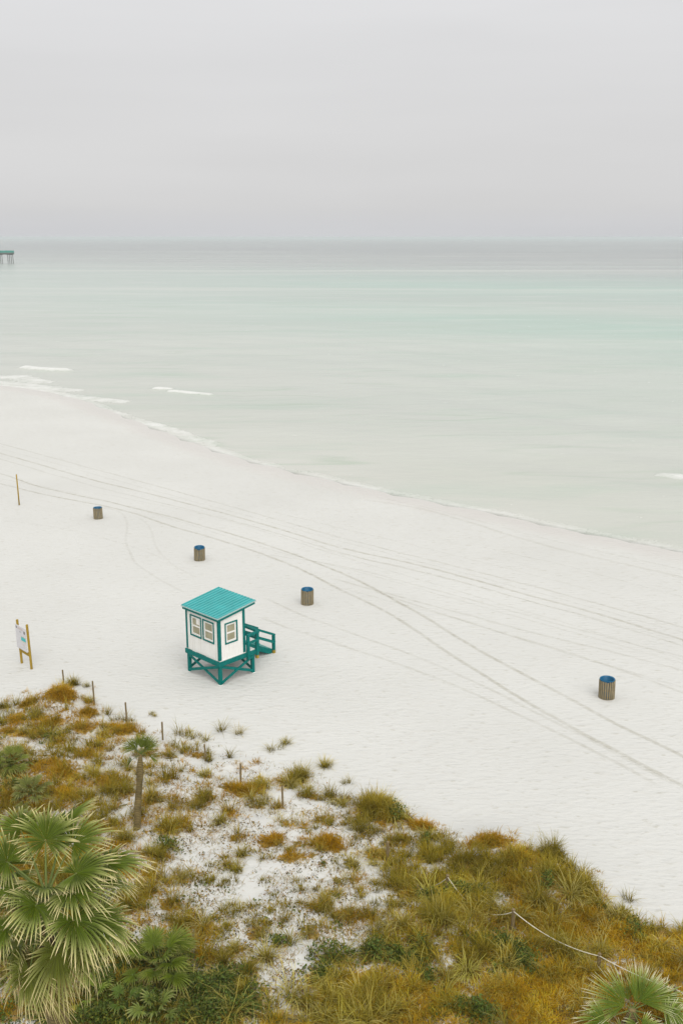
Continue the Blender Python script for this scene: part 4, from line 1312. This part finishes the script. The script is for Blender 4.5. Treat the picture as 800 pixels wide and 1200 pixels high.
for i, (px, py, rx_, ry_, lab) in enumerate([
        (710, 817, .01, -.02, 'nearest slatted wooden litter barrel with blue liner, alone on the right'),
        (360, 707.5, .02, 0, 'slatted wooden litter barrel with blue liner standing right behind the hut'),
        (234, 656, .05, -.09, 'slatted litter barrel leaning slightly on the sand above the hut roof'),
        (115.5, 607.5, 0, .03, 'farthest slatted litter barrel beside the tyre tracks on the left')]):
    o = make_barrel((.012, .014, .045, .02)[i])
    p = spot1(px, py)
    s = (1.0, .99, .98, .93)[i]
    o.location = (p.x, p.y, p.z - .03); o.rotation_euler = (rx_, ry_, i * .7); o.scale = (s,) * 3
    tag(o, lab, 'litter barrel', 'slatted litter barrels on the beach')

# ------------------------------------------------------------------ posts, sign, rope
b = spot1(23, 592); t_ = zfor(b, 556)
o = MB().tube([(0, 0, -.2), (-.01, 0, (t_ - b.z) / 2), (-.03, 0, t_ - b.z)], [.055, .052, .05], 10).build('marker_post', M['yellow_wood'], None, True)
o.location = b; tag(o, 'tall yellow brown pole standing alone far out on the sand', 'pole')

pl_, pr_ = spot1(26.2, 777), spot1(37.6, 784)
zl, zr = zfor(pl_, 726), zfor(pr_, 732)
mid = (pl_ + pr_) / 2
sg = empty('beach_sign', mid)
tag(sg, 'white information sign with a teal picture between two yellow wooden posts', 'sign')
L0 = pl_ - mid; R0 = pr_ - mid
leanv = Vector((-.03, 0, 0))
tl = Vector((L0.x - .06, L0.y, zl - mid.z)); trr = Vector((R0.x - .06, R0.y, zr - mid.z))
for a, t2 in ((L0, tl), (R0, trr)):
    MB().bar((a.x, a.y, -.25), t2, .095, .095, .006).build('post', M['yellow_wood'], sg)
ax_ = (R0 - L0).normalized(); nrm = Vector((ax_.y, -ax_.x, 0))
if nrm.y > 0: nrm = -nrm
ax_.z = 0; ax_.normalize()
HT = (tl.z + trr.z) / 2
wb = (R0 - L0).length
Rm = Matrix((ax_, -nrm, Vector((0, 0, 1)))).transposed()
z_hi, z_lo = HT - .22, HT - 1.42
bc = Vector((-.05, 0, (z_hi + z_lo) / 2)) + nrm * .075 - ax_ * .06
board = MB().box(bc, (wb + .06, .02, z_hi - z_lo), Rm, .003).build('board', painted('white sign panel', (.57, .56, .58, 1), .04, .5), sg)
MB().bar(Vector((L0.x - .02, L0.y, z_lo - .14)) , Vector((R0.x - .02, R0.y, z_lo - .14)), .05, .17).build('crosspiece', M['yellow_wood'], sg)
def mark(name, u0, u1, v0, v1, col):
    """u along the board 0..1 left to right, v 0 top .. 1 bottom"""
    W, Hh = wb + .06, z_hi - z_lo
    c = bc + ax_ * (W * ((u0 + u1) / 2 - .5)) + Vector((0, 0, Hh * (.5 - (v0 + v1) / 2))) + nrm * .0125
    MB().box(c, (W * (u1 - u0), .004, Hh * (v1 - v0)), Rm).build(name, painted('sign ' + name, col, .1, .5, 20), board)
mark('picture', .50, .93, .44, .58, (.05, .43, .43, 1))
mark('emblem', .06, .15, .06, .15, (.10, .10, .12, 1)); mark('emblem', .78, .90, .14, .26, (.10, .09, .09, 1))
mark('heading_band', .22, .70, .07, .15, (.52, .45, .43, 1)); mark('picture_edge', .50, .93, .405, .432, (.36, .40, .30, 1)); mark('picture_edge', .52, .94, .60, .63, (.55, .50, .38, 1))
mark('emblem', .38, .50, .22, .27, (.35, .35, .36, 1))
mark('text_lines', .50, .86, .72, .74, (.60, .52, .50, 1)); mark('text_lines', .50, .80, .77, .785, (.60, .52, .50, 1))

POSTS = [((75, 800), 785, 'farthest thin wooden fence post rising out of the bushy orange clump'), ((111, 826), 798, 'thin fence post standing on bare sand, second from the far end'),
         ((149, 847), 823, 'thin fence post with orange grass at its foot'), ((191, 867), 846, 'thin fence post above the crown of the slim palm'),
         ((241, 892), 872, 'short thin post between sparse tufts right of the slim palm'), ((282, 918), 895, 'thin post rising behind the wide orange clump'),
         ((331.5, 947), 921, 'thin dark post on open sand left of the tall olive tuft'), ((454, 1011), 986, 'thin post in olive grass below the biggest olive clump'),
         ((523, 1047), 1025, 'post with rope half buried where the dense dune begins'), ((600, 1090), 1065, 'post carrying the white rope in the middle of the dense dune'),
         ((701, 1136), 1117, 'post carrying the white rope just above the near right palm'), ((789, 1183), 1156, 'post carrying the white rope at the right edge'),
         ((906, 1242), 1212, 'post carrying the white rope beyond the right edge')]
tops = []
for (px, py), ty, lab in POSTS:
    b = spot1(px, py); t_ = zfor(b, ty)
    h = t_ - b.z
    r = .038 if py < 1000 else .055
    lean = random.uniform(-.02, .02)
    o = MB().tube([(0, 0, -.3), (lean * .5, 0, h * .5), (lean, 0, h - .01), (lean, 0, h)], [r, r * .97, r * .95, r * .7], 9).build('fence_post', M['post_wood'], None, False)
    o.location = b
    tag(o, lab, 'fence post', 'thin posts of the dune fence')
    tops.append(b + Vector((lean, 0, h - .06)))
def sagline(a, b, sag, n=18):
    return [a.lerp(b, i / n) - Vector((0, 0, sag * 4 * (i / n) * (1 - i / n))) for i in range(n + 1)]
def rope(pts_list, lab):
    m = MB()
    for pts in pts_list: m.tube(pts, .013, 6)
    o = m.build('rope', M['rope'], None, True); tag(o, lab, 'rope', 'white ropes along the dune fence')
o1 = tops[8:13]
rp_pts = sagline(tops[7] - Vector((0, 0, .3)), o1[0], .75)[10:]
for a, b in zip(o1[:-1], o1[1:]):
    rp_pts = rp_pts[:-1] + sagline(a, b, (0.55 if a is o1[0] else .22 if a is o1[1] else .08))
rope([[p + Vector((0, -.045, 0)) for p in rp_pts]], 'sagging white rope strung along the posts of the near dune')

# ------------------------------------------------------------------ pier
pe = np.array(flat(14.5, 309, SEA_Z)).ravel()
pier = empty('pier', (pe[0], pe[1], SEA_Z))
dv = Vector((-.74, -.67, 0)); nv = Vector((-dv.y, dv.x, 0))
pier.rotation_euler = (0, 0, math.atan2(dv.y, dv.x))
tag(pier, 'distant fishing pier on piles at the left edge of the sea', 'pier')
ZT = 8.7; Wd = 5.5; Ln = 150
MB().box((Ln / 2, 0, ZT - .5), (Ln, 2 * Wd, .9)).build('deck', M['concrete'], pier)
m = MB()
m.box((Ln / 2, Wd - .1, ZT + .75), (Ln, .15, 1.5)); m.box((Ln / 2, -Wd + .1, ZT + .75), (Ln, .15, 1.5)); m.box((.1, 0, ZT + .75), (.15, 2 * Wd - .4, 1.5))
m.build('railing', M['pier_green'], pier)
m = MB(); m.box((Ln / 2, 0, ZT - 1.25), (Ln - .5, 1.2, .5)); m.build('girder', M['concrete'], pier)
for i in range(16):
    x = 1.0 + i * 9.0
    MB().box((x, 0, ZT - 1.35), (1.1, 2 * Wd - .6, .8)).build('crossbeam', M['concrete'], pier)
    for s in (-1, -.33, .33, 1):
        MB().tube([(x + .4 * s, s * (Wd + .4), -4), (x, s * (Wd - 1.0), ZT - 1.6)], .24, 10).build('pile', M['concrete'], pier)
for i in range(4):
    x = 12 + i * 35
    MB().tube([(x, Wd - .6, ZT), (x, Wd - .6, ZT + 4.5), (x, Wd - 1.6, ZT + 4.8)], .12, 6).build('lamp_post', M['concrete'], pier)

# ------------------------------------------------------------------ sea air
zlow = float(gz.min())
m = MB(); m.box((0, 0, (zlow - 1 + CAM_H + 1.2) / 2), (83000, 83000, CAM_H + 1.2 - zlow + 1))
hz = NT('sea haze')
pv = hz.n('ShaderNodeVolumePrincipled'); pv.inputs['Color'].default_value = (.76, .805, .815, 1); pv.inputs['Density'].default_value = .00020; pv.inputs['Anisotropy'].default_value = .1
hz.l(pv.outputs[0], hz.out.inputs['Volume'])
hobj = m.build('haze', hz.m)
tag(hobj, 'pale sea haze lying over the beach and the water', 'haze', kind='stuff')
